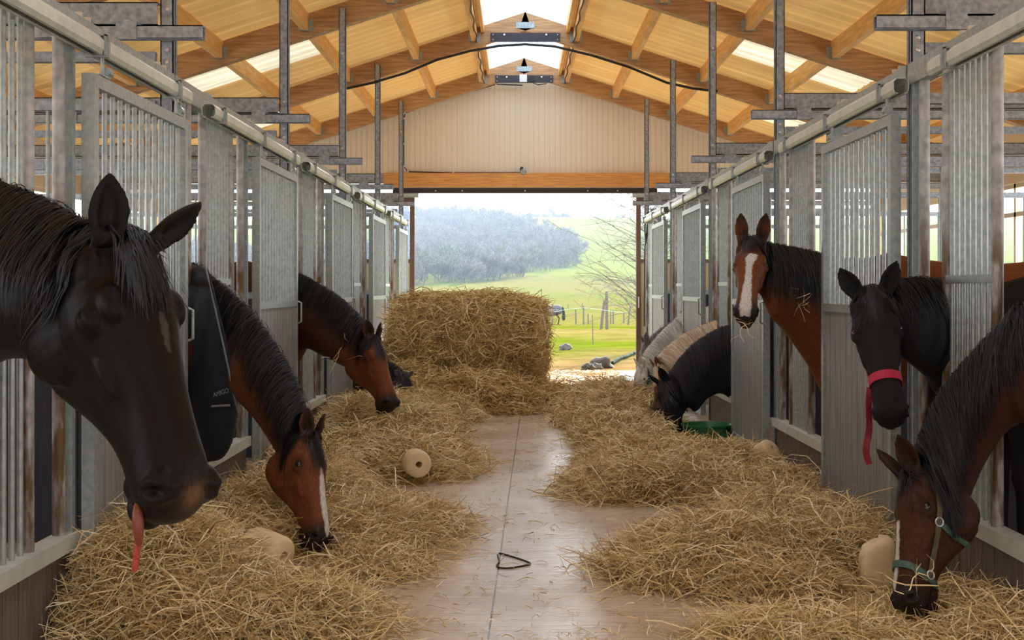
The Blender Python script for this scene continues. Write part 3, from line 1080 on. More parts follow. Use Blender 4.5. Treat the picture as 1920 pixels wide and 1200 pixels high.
def voxel_union(mb, voxel, iters):
    me = bpy.data.meshes.new('tmp')
    me.from_pydata([tuple(p) for p in mb.v], [], mb.f)
    o = bpy.data.objects.new('tmp', me)
    COL.objects.link(o)
    md = o.modifiers.new('r', 'REMESH')
    md.mode = 'VOXEL'
    md.voxel_size = voxel
    dg = bpy.context.evaluated_depsgraph_get()
    ev = o.evaluated_get(dg)
    m2 = bpy.data.meshes.new_from_object(ev)
    nv = len(m2.vertices)
    v = np.empty(nv * 3, np.float32); m2.vertices.foreach_get('co', v); v = v.reshape(-1, 3).astype(float)
    ne = len(m2.edges)
    e = np.empty(ne * 2, np.int32); m2.edges.foreach_get('vertices', e); e = e.reshape(-1, 2)
    nl = len(m2.loops)
    li = np.empty(nl, np.int32); m2.loops.foreach_get('vertex_index', li)
    tot = np.empty(len(m2.polygons), np.int32); m2.polygons.foreach_get('loop_total', tot)
    bpy.data.objects.remove(o); bpy.data.meshes.remove(me); bpy.data.meshes.remove(m2)
    q = li.reshape(-1, 4) if (tot == 4).all() else None
    deg = np.bincount(e.ravel(), minlength=nv).astype(float)

    def lap(x, k):
        s = np.empty_like(x)
        for c in range(3):
            s[:, c] = np.bincount(e[:, 0], x[e[:, 1], c], nv) + np.bincount(e[:, 1], x[e[:, 0], c], nv)
        return x + k * (s / deg[:, None] - x)
    for _ in range(iters):
        v = lap(v, 0.55)
        v = lap(v, -0.48)
    v = lap(v, 0.5)
    return v, q, lap


def vnormals(v, q):
    a = np.cross(v[q[:, 2]] - v[q[:, 0]], v[q[:, 3]] - v[q[:, 1]])
    n = np.zeros_like(v)
    for k in range(4):
        for c in range(3):
            n[:, c] += np.bincount(q[:, k], a[:, c], len(v))
    return nrm(n)


def sstep(x, a, b):
    t = np.clip((x - a) / (b - a), 0, 1)
    return t * t * (3 - 2 * t)


BAY = dict(base=(0.17, 0.055, 0.020), dark=(0.022, 0.013, 0.009), muzzle=(0.030, 0.022, 0.020), neck=(0.15, 0.048, 0.018))
DARKBAY = dict(base=(0.056, 0.021, 0.010), dark=(0.016, 0.010, 0.008), muzzle=(0.022, 0.017, 0.015), neck=(0.050, 0.019, 0.010))
BLACK = dict(base=(0.0075, 0.0055, 0.0042), dark=(0.007, 0.006, 0.006), muzzle=(0.010, 0.008, 0.007), neck=(0.010, 0.008, 0.007))
BLUEBLACK = dict(base=(0.012, 0.011, 0.012), dark=(0.007, 0.007, 0.008), muzzle=(0.010, 0.009, 0.010), neck=(0.012, 0.012, 0.014))
WHITE = dict(base=(0.74, 0.69, 0.62), dark=(0.68, 0.64, 0.57), muzzle=(0.40, 0.35, 0.32), neck=(0.78, 0.73, 0.66))
GREY = dict(base=(0.22, 0.22, 0.22), dark=(0.12, 0.12, 0.13), muzzle=(0.08, 0.08, 0.08), neck=(0.20, 0.20, 0.21))
DUN = dict(base=(0.30, 0.13, 0.05), dark=(0.16, 0.07, 0.03), muzzle=(0.08, 0.05, 0.04), neck=(0.34, 0.16, 0.065))

HORSES = {}


def make_horse(key, label, poll, tip, dors, neck, head_dir, coat, W=1.5, s=1.0, z0=0.0, voxel=0.009,
               mane_side=None, mane=None, mane_n=900, mane_len=0.24, forelock=120, fore_spread=1.0, eyes='open', marks=None,
               ear=(None, None), coat_mat_='coat', bulk=1.0, fore_len=(0.13, 0.27), mane_drift=0.35, mane_w=1.0,  tail=None, group=None, category='horse'):
    poll, tip = np.array(poll), np.array(tip)
    v = tip - poll
    tn = 0.07 * bulk
    S = np.linalg.norm(v) / math.hypot(0.61, tn)
    vh = v / np.linalg.norm(v)
    D = np.array(dors, float)
    n1 = D - vh * D.dot(vh); n1 /= np.linalg.norm(n1)
    al = math.atan2(tn, 0.61)
    A = vh * math.cos(al) + n1 * math.sin(al)
    N = n1 * math.cos(al) - vh * math.sin(al)
    Yh = np.cross(N, A)
    B = np.stack([A, Yh, N])                      # rows: head axes in the world

    def hw_(p):
        return poll + S * ((np.asarray(p, float) * (1, bulk, bulk)) @ B)

    mb = MB()
    aa = np.concatenate([np.linspace(-0.05, 0.52, 22), np.linspace(0.54, 0.624, 9)])
    mb.loft([[hw_(p) for p in head_ring(a)] for a in aa])
    fr = B

    def blob(a, y, n_, ra, ry, rn):
        mb.ball(hw_((a, y, n_)), (ra * S, ry * S * bulk, rn * S * bulk), 16, 10, fr)
    for sd in (-1, 1):
        blob(0.135, sd * 0.050, -0.180, 0.108, 0.035, 0.105)
        blob(0.158, sd * 0.070, -0.016, 0.050, 0.022, 0.026)
        blob(0.176, sd * 0.087, -0.062, 0.034, 0.020, 0.028)
        blob(0.270, sd * 0.068, -0.085, 0.080, 0.016, 0.018)
        blob(0.562, sd * 0.047, -0.058, 0.042, 0.027, 0.040)
        blob(0.05, sd * 0.070, -0.06, 0.06, 0.025, 0.05)
        es = ear[0 if sd < 0 else 1] or dict(dir=(-0.80, 0.22, 0.56), face=(0.45, 0.55, 0.7))
        mb.loft([[hw_(p) for p in rg] for rg in ear_rings(sd, es)])
    blob(0.590, 0, -0.092, 0.038, 0.050, 0.040)
    blob(0.565, 0, -0.158, 0.045, 0.038, 0.026)
    blob(0.515, 0, -0.160, 0.038, 0.032, 0.020)
    blob(0.02, 0, -0.02, 0.06, 0.05, 0.04)

    # neck: crest / throat pairs from the head to the chest
    hd = np.array(head_dir, float); hd /= np.linalg.norm(hd)
    C = [hw_((0.00, 0, -0.005))] + [np.array(r[0]) for r in neck]
    T = [hw_((0.105, 0, -0.20))] + [np.array(r[1]) for r in neck]
    H = [0.066 * S] + [r[2] for r in neck]
    b0 = (C[-1] + T[-1]) / 2
    b0 = np.array((b0[0], b0[1], 0))
    latb = np.cross(hd, (0, 0, 1.0))
    C.append(np.array((*(b0 + hd * 0.26 * s)[:2], z0 + W - 0.03)))
    T.append(np.array((*(b0 + hd * 0.24 * s)[:2], z0 + 0.74 * s)))
    H.append(0.20 * s)
    K = 30
    Cn, Tn = catmull(C, K), catmull(T, K)
    Hn = catmull(np.array(H)[:, None], K)[:, 0]
    ctr = (Cn + Tn) / 2
    tan = nrm(np.gradient(ctr, axis=0))
    up = Cn - ctr
    dep = np.linalg.norm(up, axis=1)
    upn = up / dep[:, None]
    lat = nrm(np.cross(tan, upn))
    rings = []
    ph = np.linspace(0, 2 * math.pi, 28, endpoint=False)
    prof = np.sqrt(np.clip(1 - np.cos(ph) ** 2, 0, 1))
    for i in range(K):
        t = (1 - np.cos(ph)) / 2
        w = np.abs(np.sin(ph)) * (0.58 + 0.42 * np.clip(t * 2.4, 0, 1))
        rings.append([ctr[i] + upn[i] * dep[i] * math.cos(p) + lat[i] * Hn[i] * (w[j] if math.sin(p) >= 0 else -w[j]) for j, p in enumerate(ph)])
    mb.loft(rings)

    # trunk and legs
    def ring(b, zt, zb, hw):
        c = b0 + hd * b * s
        zc, hz = (zt + zb) / 2, (zt - zb) / 2
        return [(c[0] + latb[0] * hw * s * math.sin(p), c[1] + latb[1] * hw * s * math.sin(p), z0 + zc + hz * math.cos(p)) for p in ph]
    Wn = W
    mb.loft([ring(0.10, Wn - 0.18, 0.86 * s, 0.12), ring(0.2, Wn - 0.05, 0.74 * s, 0.19), ring(0.38, Wn, 0.69 * s, 0.24), ring(0.6, Wn - 0.04, 0.66 * s, 0.28), ring(0.9, Wn - 0.08, 0.66 * s, 0.30),
             ring(1.2, Wn - 0.06, 0.75 * s, 0.295), ring(1.45, Wn - 0.02, 0.86 * s, 0.28), ring(1.65, Wn - 0.10, 0.94 * s, 0.23), ring(1.76, Wn - 0.22, 1.0 * s, 0.15), ring(1.81, Wn - 0.34, 1.06 * s, 0.06)])
    for sd in (-1, 1):
        def P(b, y, z):
            c = b0 + hd * b * s + latb * sd * y * s
            return (c[0], c[1], z0 + z * s)
        mb.tube([P(0.30, 0.13, 1.02), P(0.28, 0.15, 0.82), P(0.30, 0.15, 0.66), P(0.29, 0.15, 0.48), P(0.30, 0.15, 0.42), P(0.30, 0.15, 0.24), P(0.30, 0.15, 0.14), P(0.275, 0.15, 0.07), P(0.27, 0.15, 0.0)],
                [x * s for x in (0.11, 0.088, 0.064, 0.050, 0.042, 0.034, 0.042, 0.040, 0.055)], 14)
        mb.tube([P(1.42, 0.13, 1.10), P(1.36, 0.15, 0.86), P(1.40, 0.15, 0.70), P(1.55, 0.14, 0.53), P(1.56, 0.14, 0.45), P(1.53, 0.14, 0.24), P(1.52, 0.14, 0.14), P(1.48, 0.14, 0.07), P(1.47, 0.14, 0.0)],
                [x * s for x in (0.16, 0.13, 0.088, 0.058, 0.046, 0.036, 0.043, 0.041, 0.055)], 14)

    vv, q, lap = voxel_union(mb, voxel, 5)
    hc = ((vv - poll) @ B.T) / S / np.array((1, bulk, bulk))
    a, y, n_ = hc[:, 0], hc[:, 1], hc[:, 2]
    ay = np.abs(y)
    nor = vnormals(vv, q)
    # nostrils: comma shaped hollow with a raised rim
    hm = (a > 0.49) & (a < 0.64) & (n_ > -0.19) & (n_ < 0.0)
    ca, cn = 0.572, -0.054
    u1 = (a - ca) * 0.55 + (n_ - cn) * 0.83
    u2 = (a - ca) * 0.83 - (n_ - cn) * 0.55
    rr = np.sqrt((u1 / 0.022) ** 2 + (u2 / 0.0125) ** 2)
    sidew = hm & (ay > 0.018)
    dis = np.where(sidew, -0.017 * np.exp(-(rr / 0.85) ** 2) + 0.0055 * np.exp(-((rr - 1.5) / 0.45) ** 2), 0)
    # mouth line
    ml = -0.134 - 0.06 * np.clip(0.6 - a, 0, 1) * 0.35
    mm = hm & (a > 0.50)
    dis += np.where(mm, -0.007 * np.exp(-((n_ - ml) / 0.0055) ** 2), 0)
    # eye socket and lids
    ea, en = 0.172, -0.052
    er = np.sqrt(((a - ea) / 0.030) ** 2 + ((n_ - en) / 0.020) ** 2)
    em = (a > 0.05) & (a < 0.3) & (n_ > -0.13) & (n_ < 0.02) & (ay > 0.05)
    if eyes == 'open':
        dis += np.where(em, -0.010 * np.exp(-(er / 0.8) ** 2) + 0.005 * np.exp(-((er - 1.25) / 0.35) ** 2), 0)
    else:
        dis += np.where(em, 0.006 * np.exp(-(er / 1.0) ** 2) - 0.006 * np.exp(-((n_ - en + 0.008 + 4 * (a - ea) ** 2) / 0.004) ** 2) * (np.abs(a - ea) < 0.03), 0)
    # hollow above the eye and veins / planes of the cheek
    dis += np.where((a > 0.02) & (a < 0.16) & (ay > 0.04) & (n_ > -0.06), -0.006 * np.exp(-((a - 0.095) / 0.03) ** 2 - ((n_ + 0.012) / 0.02) ** 2), 0)
    dis += np.where((a > 0.2) & (a < 0.5) & (ay > 0.03), -0.006 * np.exp(-((a - 0.36) / 0.06) ** 2 - ((n_ + 0.085) / 0.03) ** 2), 0)
    dis += np.where((a > 0.2) & (a < 0.45) & (ay > 0.02), -0.005 * np.exp(-((a - 0.33) / 0.06) ** 2 - ((n_ + 0.145) / 0.02) ** 2), 0)
    vv = vv + nor * (dis * S)[:, None]
    nor = vnormals(vv, q)

    # coat colours
    cc = {k: np.array(c) for k, c in coat.items()}
    col = np.tile(cc['base'], (len(vv), 1))

    def blend(mask, c):
        col[:] = col * (1 - mask[:, None]) + np.array(c)[None] * mask[:, None]
    dneck = np.full(len(vv), 9.0)
    for i in range(0, K):
        dneck = np.minimum(dneck, np.linalg.norm(vv - Cn[i], axis=1))
    hh = (a > -0.02) & (a < 0.66) & (ay < 0.16) & (n_ < 0.06) & (n_ > -0.32)
    blend((~hh) * 1.0, cc['neck'])
    blend(1 - sstep(dneck, 0.05, 0.13), cc['dark'])
    blend(1 - sstep(vv[:, 2] - z0, 0.40 * s, 0.62 * s), cc['dark'] if not np.all(hh) else cc['dark']) if False else None
    leg = (1 - sstep(vv[:, 2] - z0, 0.40 * s, 0.62 * s)) * (((vv - b0) @ hd) > 0.12 * s)
    blend(leg, cc['dark'])
    blend(sstep(a, 0.46, 0.56) * hh, cc['muzzle'])
    blend(em * np.exp(-(er / 1.5) ** 2) * 0.9, cc['dark'])
    blend(np.where(sidew, np.exp(-(rr / 0.9) ** 4), 0), (0.004, 0.003, 0.003))
    blend(np.where(mm, np.exp(-((n_ - ml) / 0.005) ** 2), 0) * 0.8, (0.005, 0.004, 0.004))
    earh = (a < 0.03) & (n_ > 0.03) & (a > -0.25) & (ay > 0.02) & (ay < 0.2)
    blend(earh * sstep(-0.8 * a + 0.56 * n_, 0.05, 0.14) * 0.85, cc['dark'])
    blend(hh * (a > 0.0) * (a < 0.22) * (1 - sstep(np.abs(n_ + 0.28), 0.0, 0.05)) * 0.4, cc['dark'])
    if marks:
        for mk in marks:
            blend(np.clip(mk(a, y, n_), 0, 1) * (a > 0) * (a < 0.66) * (ay < 0.15) * (n_ > -0.3), mk.col)

    root = empty('horse', (b0[0] + hd[0] * 0.85 * s, b0[1] + hd[1] * 0.85 * s, z0))
    tag(root, label, category, group)
    body = quad_obj('body', vv, q, M[coat_mat_], root, True)
    at_ = body.data.attributes.new('coat', 'FLOAT_COLOR', 'POINT')
    at_.data.foreach_set('color', np.concatenate([col, np.ones((len(col), 1))], 1).astype(np.float32).ravel())

    bvh = BVHTree.FromPolygons(vv.tolist(), q.tolist())

    def outside(p, off):
        r = bvh.find_nearest(Vector(p))
        if r[0] is None:
            return np.array(p), np.array((0, 0, 1.0))
        nn = np.array(r[1]); loc = np.array(r[0])
        d = (np.array(p) - loc).dot(nn)
        if d < off:
            return loc + nn * off, nn
        return np.array(p), nn

    if eyes == 'open':
        for sd in (-1, 1):
            e0 = hw_((ea, sd * 0.2, en))
            hit = bvh.ray_cast(Vector(e0), Vector(-sd * Yh))
            if hit[0] is not None:
                c = np.array(hit[0]) - sd * Yh * 0.013 * S
            else:
                c = hw_((ea, sd * 0.09, en))
            MB().ball(c, (0.0225 * S, 0.021 * S, 0.0195 * S), 16, 12, fr).build('eye', M['eye'], root, True)

    # mane
    rs = np.random.default_rng(abs(hash(key)) % 1000 if False else sum(map(ord, key)))
    if mane:
        ms = np.array(mane_side, float)
        n_st = mane_n
        J = 8
        Pm = np.zeros((n_st, J, 3)); Sd = np.zeros((n_st, J, 3)); Wd = np.zeros((n_st, J))
        for k in range(n_st):
            x = rs.uniform(1.6, K - 4.5)
            i = int(x); f = x - i
            ce = ctr[i] * (1 - f) + ctr[i + 1] * f
            U = nrm(upn[i] * (1 - f) + upn[i + 1] * f)
            La = nrm(lat[i] * (1 - f) + lat[i + 1] * f)
            tg = nrm(tan[i] * (1 - f) + tan[i + 1] * f)
            de = dep[i] * (1 - f) + dep[i + 1] * f
            hw = Hn[i] * (1 - f) + Hn[i + 1] * f
            sg = 1 if La.dot(ms) > 0 else -1
            if rs.random() < 0.06:
                sg = -sg
            ln = mane_len * rs.uniform(0.55, 1.15) * (0.75 + 0.25 * math.sin(math.pi * min(1, x / (K - 4)) + 0.4)) * (0.8 + 0.3 * math.sin(x * 2.3) ** 2)
            gt = -tg[2]
            lift = rs.uniform(0.004, 0.030)
            ph0 = rs.normal(0, 0.10)
            drift = mane_drift * gt + rs.normal(0, 0.10)
            wig = rs.normal(0, 0.012)
            phc = ph0
            p = ce + U * (de + 0.004)
            for j in range(J):
                fj = j / (J - 1)
                # step along the surface of the neck
                t = (1 - math.cos(phc)) / 2
                w = math.sin(phc) * (0.58 + 0.42 * min(1, max(0, t * 2.4)))
                hump = lift * math.sin(min(1, fj * 1.6) * math.pi * 0.6) + 0.012 * (1 - fj)
                pp = ce + U * (de * math.cos(phc) + hump * math.cos(phc)) + La * sg * (hw * w + hump * math.sin(phc))
                pp = pp + tg * (drift * ln * fj ** 1.3 + wig * math.sin(fj * 5))
                pp, nn = outside(pp, 0.004 + lift * 0.5 * fj)
                Pm[k, j] = pp
                Sd[k, j] = nn
                arc = math.hypot(de * math.sin(phc), hw * math.cos(phc)) + 0.01
                phc += ln / (J - 1) / max(arc, 0.045)
            Wd[k] = np.array([1, 1, 1, 0.95, 0.9, 0.8, 0.6, 0.25]) * rs.uniform(0.0022, 0.0048) * mane_w
        tg_ = nrm(np.gradient(Pm, axis=1))
        sd_ = nrm(np.cross(tg_, Sd) + 0.25 * Sd * rs.normal(0, 1, (n_st, 1, 1)))
        vr, qr = ribbons(Pm, Wd, sd_)
        quad_obj('mane', vr, qr, M[mane], root, True)
    if forelock and mane:
        J = 7
        Pm = np.zeros((forelock, J, 3)); Sd = np.zeros((forelock, J, 3)); Wd = np.zeros((forelock, J))
        for k in range(forelock):
            y0 = rs.normal(0, 0.018); a0 = rs.uniform(-0.05, 0.035)
            ln = rs.uniform(*fore_len); lf = rs.uniform(0.0, 0.014)
            sp = (rs.normal(0, 0.10) + y0 * 2.0) * fore_spread
            for j in range(J):
                fj = j / (J - 1)
                p = hw_((a0 + ln * fj, y0 + sp * fj * ln * 1.6, -0.01 + 0.035 * math.sin(min(1, fj * 2.2) * math.pi * 0.5)))
                p, nn = outside(p, -0.004 if j == 0 else 0.004 + lf * (1 - fj))
                Pm[k, j] = p; Sd[k, j] = nn
            Wd[k] = np.array([1, 1, 1, 0.9, 0.8, 0.6, 0.2]) * rs.uniform(0.002, 0.0042) * mane_w
        tg_ = nrm(np.gradient(Pm, axis=1))
        vr, qr = ribbons(Pm, Wd, nrm(np.cross(tg_, Sd)))
        quad_obj('forelock', vr, qr, M[mane], root, True)
    if tail:
        n_st, J = 260, 7
        Pm = np.zeros((n_st, J, 3)); Wd = np.zeros((n_st, J))
        c0 = b0 + hd * 1.80 * s + np.array((0, 0, z0 + W - 0.22))
        for k in range(n_st):
            o = rs.normal(0, 0.03, 3)
            e = rs.normal(0, 0.05, 3)
            for j in range(J):
                fj = j / (J - 1)
                Pm[k, j] = c0 + o + hd * (0.10 * math.sin(fj * 2.2)) + e * fj + np.array((0, 0, -0.85 * s * fj ** 1.15))
            Wd[k] = 0.012
        vr, qr = ribbons(Pm, Wd, np.broadcast_to(hd, Pm.shape).copy())
        quad_obj('tail', vr, qr, M[tail], root, True)
    H_ = dict(root=root, hw=hw_, S=S, B=B, out=outside, bvh=bvh, ctr=ctr, lat=lat, upn=upn, dep=dep, Hn=Hn, tan=tan, b0=b0, hd=hd, latb=latb, ring=ring)
    HORSES[key] = H_
    return H_


class Mark:
    def __init__(s, fn, col):
        s.fn, s.col = fn, col

    def __call__(s, a, y, n):
        return s.fn(a, y, n)


def stripe(pts, col=(0.62, 0.58, 0.53), nmin=-0.06, jag=0.0012):
    """white face marking: pts = (a, centre y, half width)"""
    P = np.array(pts)

    def fn(a, y, n):
        c = np.interp(a, P[:, 0], P[:, 1])
        w = np.interp(a, P[:, 0], P[:, 2])
        j = jag * (np.sin(a * 90) + np.sin(a * 233 + y * 300))
        ok = (a >= P[0, 0]) & (a <= P[-1, 0]) & (n > nmin)
        return ok * (1 - sstep(np.abs(y - c) + j, w * 0.85, w * 1.1 + 0.002))
    return Mark(fn, col)


BLK = (-1.0, 0.25, 0.35)
# near left: big black horse
EAR1 = (dict(dir=(-0.86, 0.02, 0.40), face=(0.3, 0.5, 0.9), len=0.14, w=0.95), dict(dir=(-0.55, 0.62, 0.42), face=(0.5, 0.4, 0.7), len=0.14, w=0.9))
make_horse('near_black', 'big black horse in close view, leaning from the near left stall with tongue out',
           at(240, 448, 3.12), at(344, 955, 2.95), (0.84, -0.54, 0.12),
           [(at(160, 424, 3.2), at(84, 672, 3.2), 0.105), (at(60, 372, 3.36), at(-15, 680, 3.36), 0.12),
            (at(-110, 315, 3.6), at(-160, 770, 3.6), 0.13), (at(-205, 290, 3.73), at(-195, 860, 3.73), 0.135)],
           (-1, 0, 0), BLACK, W=1.66, s=1.05, voxel=0.006, mane_side=(0.2, -1, 0), mane='hair_black', mane_n=2600, mane_len=0.28,
           forelock=420, fore_spread=0.8, eyes='closed', bulk=1.2, fore_len=(0.10, 0.20),
           ear=EAR1,
           marks=[stripe([(0.20, 0.0, 0.004), (0.23, 0.002, 0.010), (0.26, 0.0, 0.004), (0.29, 0.0, 0.003)], (0.055, 0.045, 0.036)),
                  Mark(lambda a, y, n: np.exp(-((a - 0.597) / 0.020) ** 2 - (y / 0.022) ** 2) * (n > -0.10) * 0.75, (0.20, 0.115, 0.055))])
EARUP = (dict(dir=(-0.92, 0.16, 0.36), face=(0.35, 0.6, 0.7), len=0.155),) * 2
# bay with the rug, eating
make_horse('rug_bay', 'bay horse in a navy rug, head down in the hay beside the salt lick',
           at(584, 816, 6.18), at(601, 1022, 5.97), (0.86, -0.48, 0.0),
           [(at(570, 762, 6.24), at(520, 848, 6.24), 0.082), (at(533, 678, 6.4), at(474, 780, 6.4), 0.10),
            (at(462, 578, 6.6), at(425, 742, 6.6), 0.12), (at(388, 516, 6.8), at(362, 770, 6.8), 0.13),
            (at(350, 497, 6.88), at(345, 810, 6.88), 0.125)],
           (-1, 0, 0), BAY, W=1.5, s=1.0, voxel=0.008, mane_side=(0.5, -1, 0), mane='hair_black', mane_n=2600, mane_len=0.24,
           forelock=150, bulk=1.08, ear=EARUP, marks=[stripe([(0.20, 0.0, 0.010), (0.30, 0.0, 0.022), (0.45, 0.0, 0.024), (0.56, 0.0, 0.016), (0.58, 0, 0.004)])])
# dark maned bay in the middle left
make_horse('mid_bay', 'bay horse leaning out of the middle left stall with eyes half shut',
           at(700, 634, 9.55), at(734, 766, 9.36), (0.82, -0.56, 0.1),
           [(at(690, 612, 9.6), at(652, 690, 9.6), 0.085), (at(640, 562, 9.8), at(606, 668, 9.8), 0.11),
            (at(590, 530, 9.98), at(572, 655, 9.98), 0.125), (at(550, 512, 10.04), at(550, 690, 10.04), 0.125)],
           (-1, 0, 0), dict(BAY, neck=(0.075, 0.026, 0.013)), W=1.5, s=1.0, voxel=0.009, mane_side=(0.4, -1, 0), mane='hair_black', mane_n=1600, mane_len=0.26,
           forelock=140, eyes='closed', bulk=1.18, ear=EARUP)
# small dark pony behind it
make_horse('dark_pony', 'small dark grey pony grazing behind the middle left bay horse',
           at(757, 703, 12.4), at(768, 778, 12.3), (0.8, -0.6, 0.0),
           [(at(746, 690, 12.45), at(733, 738, 12.45), 0.07), (at(712, 664, 12.8), at(703, 728, 12.8), 0.085),
            (at(674, 640, 13.15), at(671, 732, 13.15), 0.10), (at(653, 632, 13.2), at(652, 745, 13.2), 0.11)],
           (-1, 0, 0), dict(GREY, base=(0.075, 0.07, 0.07), neck=(0.085, 0.08, 0.08)), W=0.96, s=0.64, voxel=0.01, mane_side=(0.5, -1, 0), mane='hair_black', mane_n=500, mane_len=0.16,
           forelock=200, bulk=1.55, mane_w=1.8, ear=(dict(dir=(-0.5, 0.7, 0.1), face=(0.4, 0.4, 0.8), len=0.12),) * 2, coat_mat_='coat_shaggy')
# bay with the blaze, looking out
make_horse('blaze_bay', 'bay horse with a white blaze and pricked ears looking towards the aisle',
           at(1410, 450, 7.74), at(1397, 597, 7.42), (-0.20, -0.85, 0.45),
           [(at(1456, 462, 7.84), at(1446, 588, 7.74), 0.09), (at(1492, 468, 7.9), at(1478, 628, 7.88), 0.115),
            (at(1526, 477, 7.95), at(1520, 690, 7.95), 0.14), (at(1548, 482, 7.96), at(1550, 740, 7.96), 0.15)],
           (1, 0, 0), BAY, W=1.5, s=1.0, voxel=0.0085, mane_side=(-0.4, -1, 0), mane='hair_black', mane_n=1600, mane_len=0.34, forelock=110, bulk=1.1, fore_len=(0.06, 0.13),
           marks=[Mark(lambda a, y, n: np.exp(-((a - 0.10) / 0.06) ** 2) * (n > -0.05) * 0.8, (0.03, 0.014, 0.009)), stripe([(0.15, 0.020, 0.026), (0.19, 0.006, 0.030), (0.25, 0.0, 0.016), (0.34, 0.002, 0.018), (0.44, 0.0, 0.026), (0.52, 0.0, 0.030), (0.575, 0.0, 0.034), (0.61, 0.0, 0.024)], nmin=-0.07)],
           ear=(dict(dir=(-0.86, 0.10, 0.42), face=(0.35, 0.25, 0.9), len=0.19), dict(dir=(-0.86, 0.10, 0.42), face=(0.35, 0.25, 0.9), len=0.19)))
# black with the pink halter
make_horse('pink_black', 'black horse wearing a pink halter with a hanging strap',
           at(1634, 548, 5.4), at(1673, 792, 5.2), (-0.20, -0.95, 0.15),
           [(at(1682, 532, 5.5), at(1703, 672, 5.45), 0.085), (at(1720, 528, 5.6), at(1738, 700, 5.6), 0.105),
            (at(1752, 531, 5.7), at(1766, 728, 5.7), 0.12), (at(1782, 537, 5.765), at(1790, 770, 5.765), 0.12)],
           (1, 0, 0), BLUEBLACK, W=1.34, s=0.9, voxel=0.0075, mane_side=(-0.3, -1, 0), mane='hair_black', mane_n=900, mane_len=0.20, forelock=260, fore_spread=1.4, bulk=1.1, fore_len=(0.08, 0.19),
           coat_mat_='coat_shaggy',
           ear=(dict(dir=(-0.80, 0.42, 0.40), face=(0.35, 0.35, 0.9), len=0.15), dict(dir=(-0.80, 0.42, 0.40), face=(0.35, 0.35, 0.9), len=0.15)))
# near right bay with the green halter
make_horse('halter_bay', 'dark bay horse in a green halter eating in the near right corner',
           at(1706, 886, 4.95), at(1700, 1144, 4.73), (-0.985, -0.17, 0.0),
           [(at(1722, 832, 4.98), at(1806, 962, 4.92), 0.085), (at(1766, 736, 4.95), at(1842, 876, 4.95), 0.105),
            (at(1846, 645, 4.88), at(1892, 806, 4.88), 0.12), (at(1905, 592, 4.82), at(1945, 790, 4.82), 0.13), (at(1945, 572, 4.78), at(1970, 840, 4.78), 0.135)],
           (1, 0, 0), DARKBAY, W=1.42, s=0.95, voxel=0.0075, mane_side=(-0.3, -1, 0), mane='hair_black', mane_n=2600, mane_len=0.30, forelock=110, bulk=1.14, fore_len=(0.08, 0.16),
           marks=[stripe([(0.24, 0.0, 0.012), (0.40, 0.0, 0.016), (0.52, 0.0, 0.014), (0.54, 0, 0.003)])],
           ear=(dict(dir=(-0.70, 0.30, 0.62), face=(0.3, 0.75, 0.5), len=0.17), dict(dir=(-0.70, 0.30, 0.62), face=(0.3, 0.75, 0.5), len=0.17)))
# black pony at the tub
make_horse('tub_pony', 'black pony with its head down beside the green tub',
           at(1243, 716, 11.05), at(1262, 808, 10.88), (-0.85, -0.5, 0.1),
           [(at(1253, 704, 11.08), at(1302, 772, 11.05), 0.08), (at(1292, 655, 11.12), at(1326, 748, 11.12), 0.10),
            (at(1336, 625, 11.14), at(1352, 738, 11.14), 0.12), (at(1382, 608, 11.14), at(1384, 750, 11.14), 0.125)],
           (1, 0, 0), BLUEBLACK, W=1.05, s=0.76, voxel=0.009, mane_side=(-0.2, -1, 0), mane='hair_black', mane_n=2600, mane_len=0.28, forelock=500, fore_spread=1.3, bulk=1.35, mane_w=1.5, fore_len=(0.16, 0.42), coat_mat_='coat_shaggy')
# dun pony with the flaxen mane
make_horse('dun_pony', 'chestnut pony with a shaggy flaxen mane behind the black pony',
           at(1232, 688, 11.7), at(1234, 775, 11.6), (-0.9, -0.4, 0.1),
           [(at(1240, 664, 11.75), at(1285, 725, 11.8), 0.085), (at(1282, 630, 12.0), at(1310, 715, 12.0), 0.105), (at(1336, 606, 12.12), at(1345, 735, 12.12), 0.115)],
           (1, 0, 0), DUN, W=1.0, s=0.72, voxel=0.010, mane_side=(-0.5, -1, 0), mane='hair_dun', mane_n=2600, mane_len=0.34, forelock=300, mane_w=2.2, coat_mat_='coat_shaggy')
# white pony with the green halter
make_horse('white_pony', 'white pony in a dark green halter eating far down the right row',
           at(1201, 688, 13.4), at(1188, 768, 13.3), (-0.9, -0.4, 0.0),
           [(at(1206, 668, 13.5), at(1240, 716, 13.5), 0.08), (at(1240, 625, 13.9), at(1264, 698, 13.9), 0.10), (at(1278, 590, 14.28), at(1290, 694, 14.28), 0.12), (at(1290, 580, 14.33), at(1290, 705, 14.33), 0.12)],
           (1, 0, 0), WHITE, W=1.1, s=0.76, voxel=0.010, mane_side=(-0.4, -1, 0), mane='hair_white', mane_n=1000, mane_len=0.20, forelock=160, mane_w=2.0, bulk=1.1, coat_mat_='coat_shaggy')
make_horse('grey_pony', 'dark grey pony mostly hidden behind the white pony far down the right row',
           at(1211, 642, 15.0), at(1201, 725, 14.9), (-0.88, -0.45, 0.1),
           [(at(1222, 630, 15.05), at(1243, 676, 15.05), 0.075), (at(1245, 612, 15.2), at(1258, 672, 15.2), 0.10), (at(1270, 600, 15.3), at(1272, 690, 15.3), 0.115)],
           (1, 0, 0), GREY, W=1.0, s=0.72, voxel=0.012, mane_side=(-0.4, -1, 0), mane='hair_grey', mane_n=300, mane_len=0.2, forelock=80, coat_mat_='coat_shaggy')


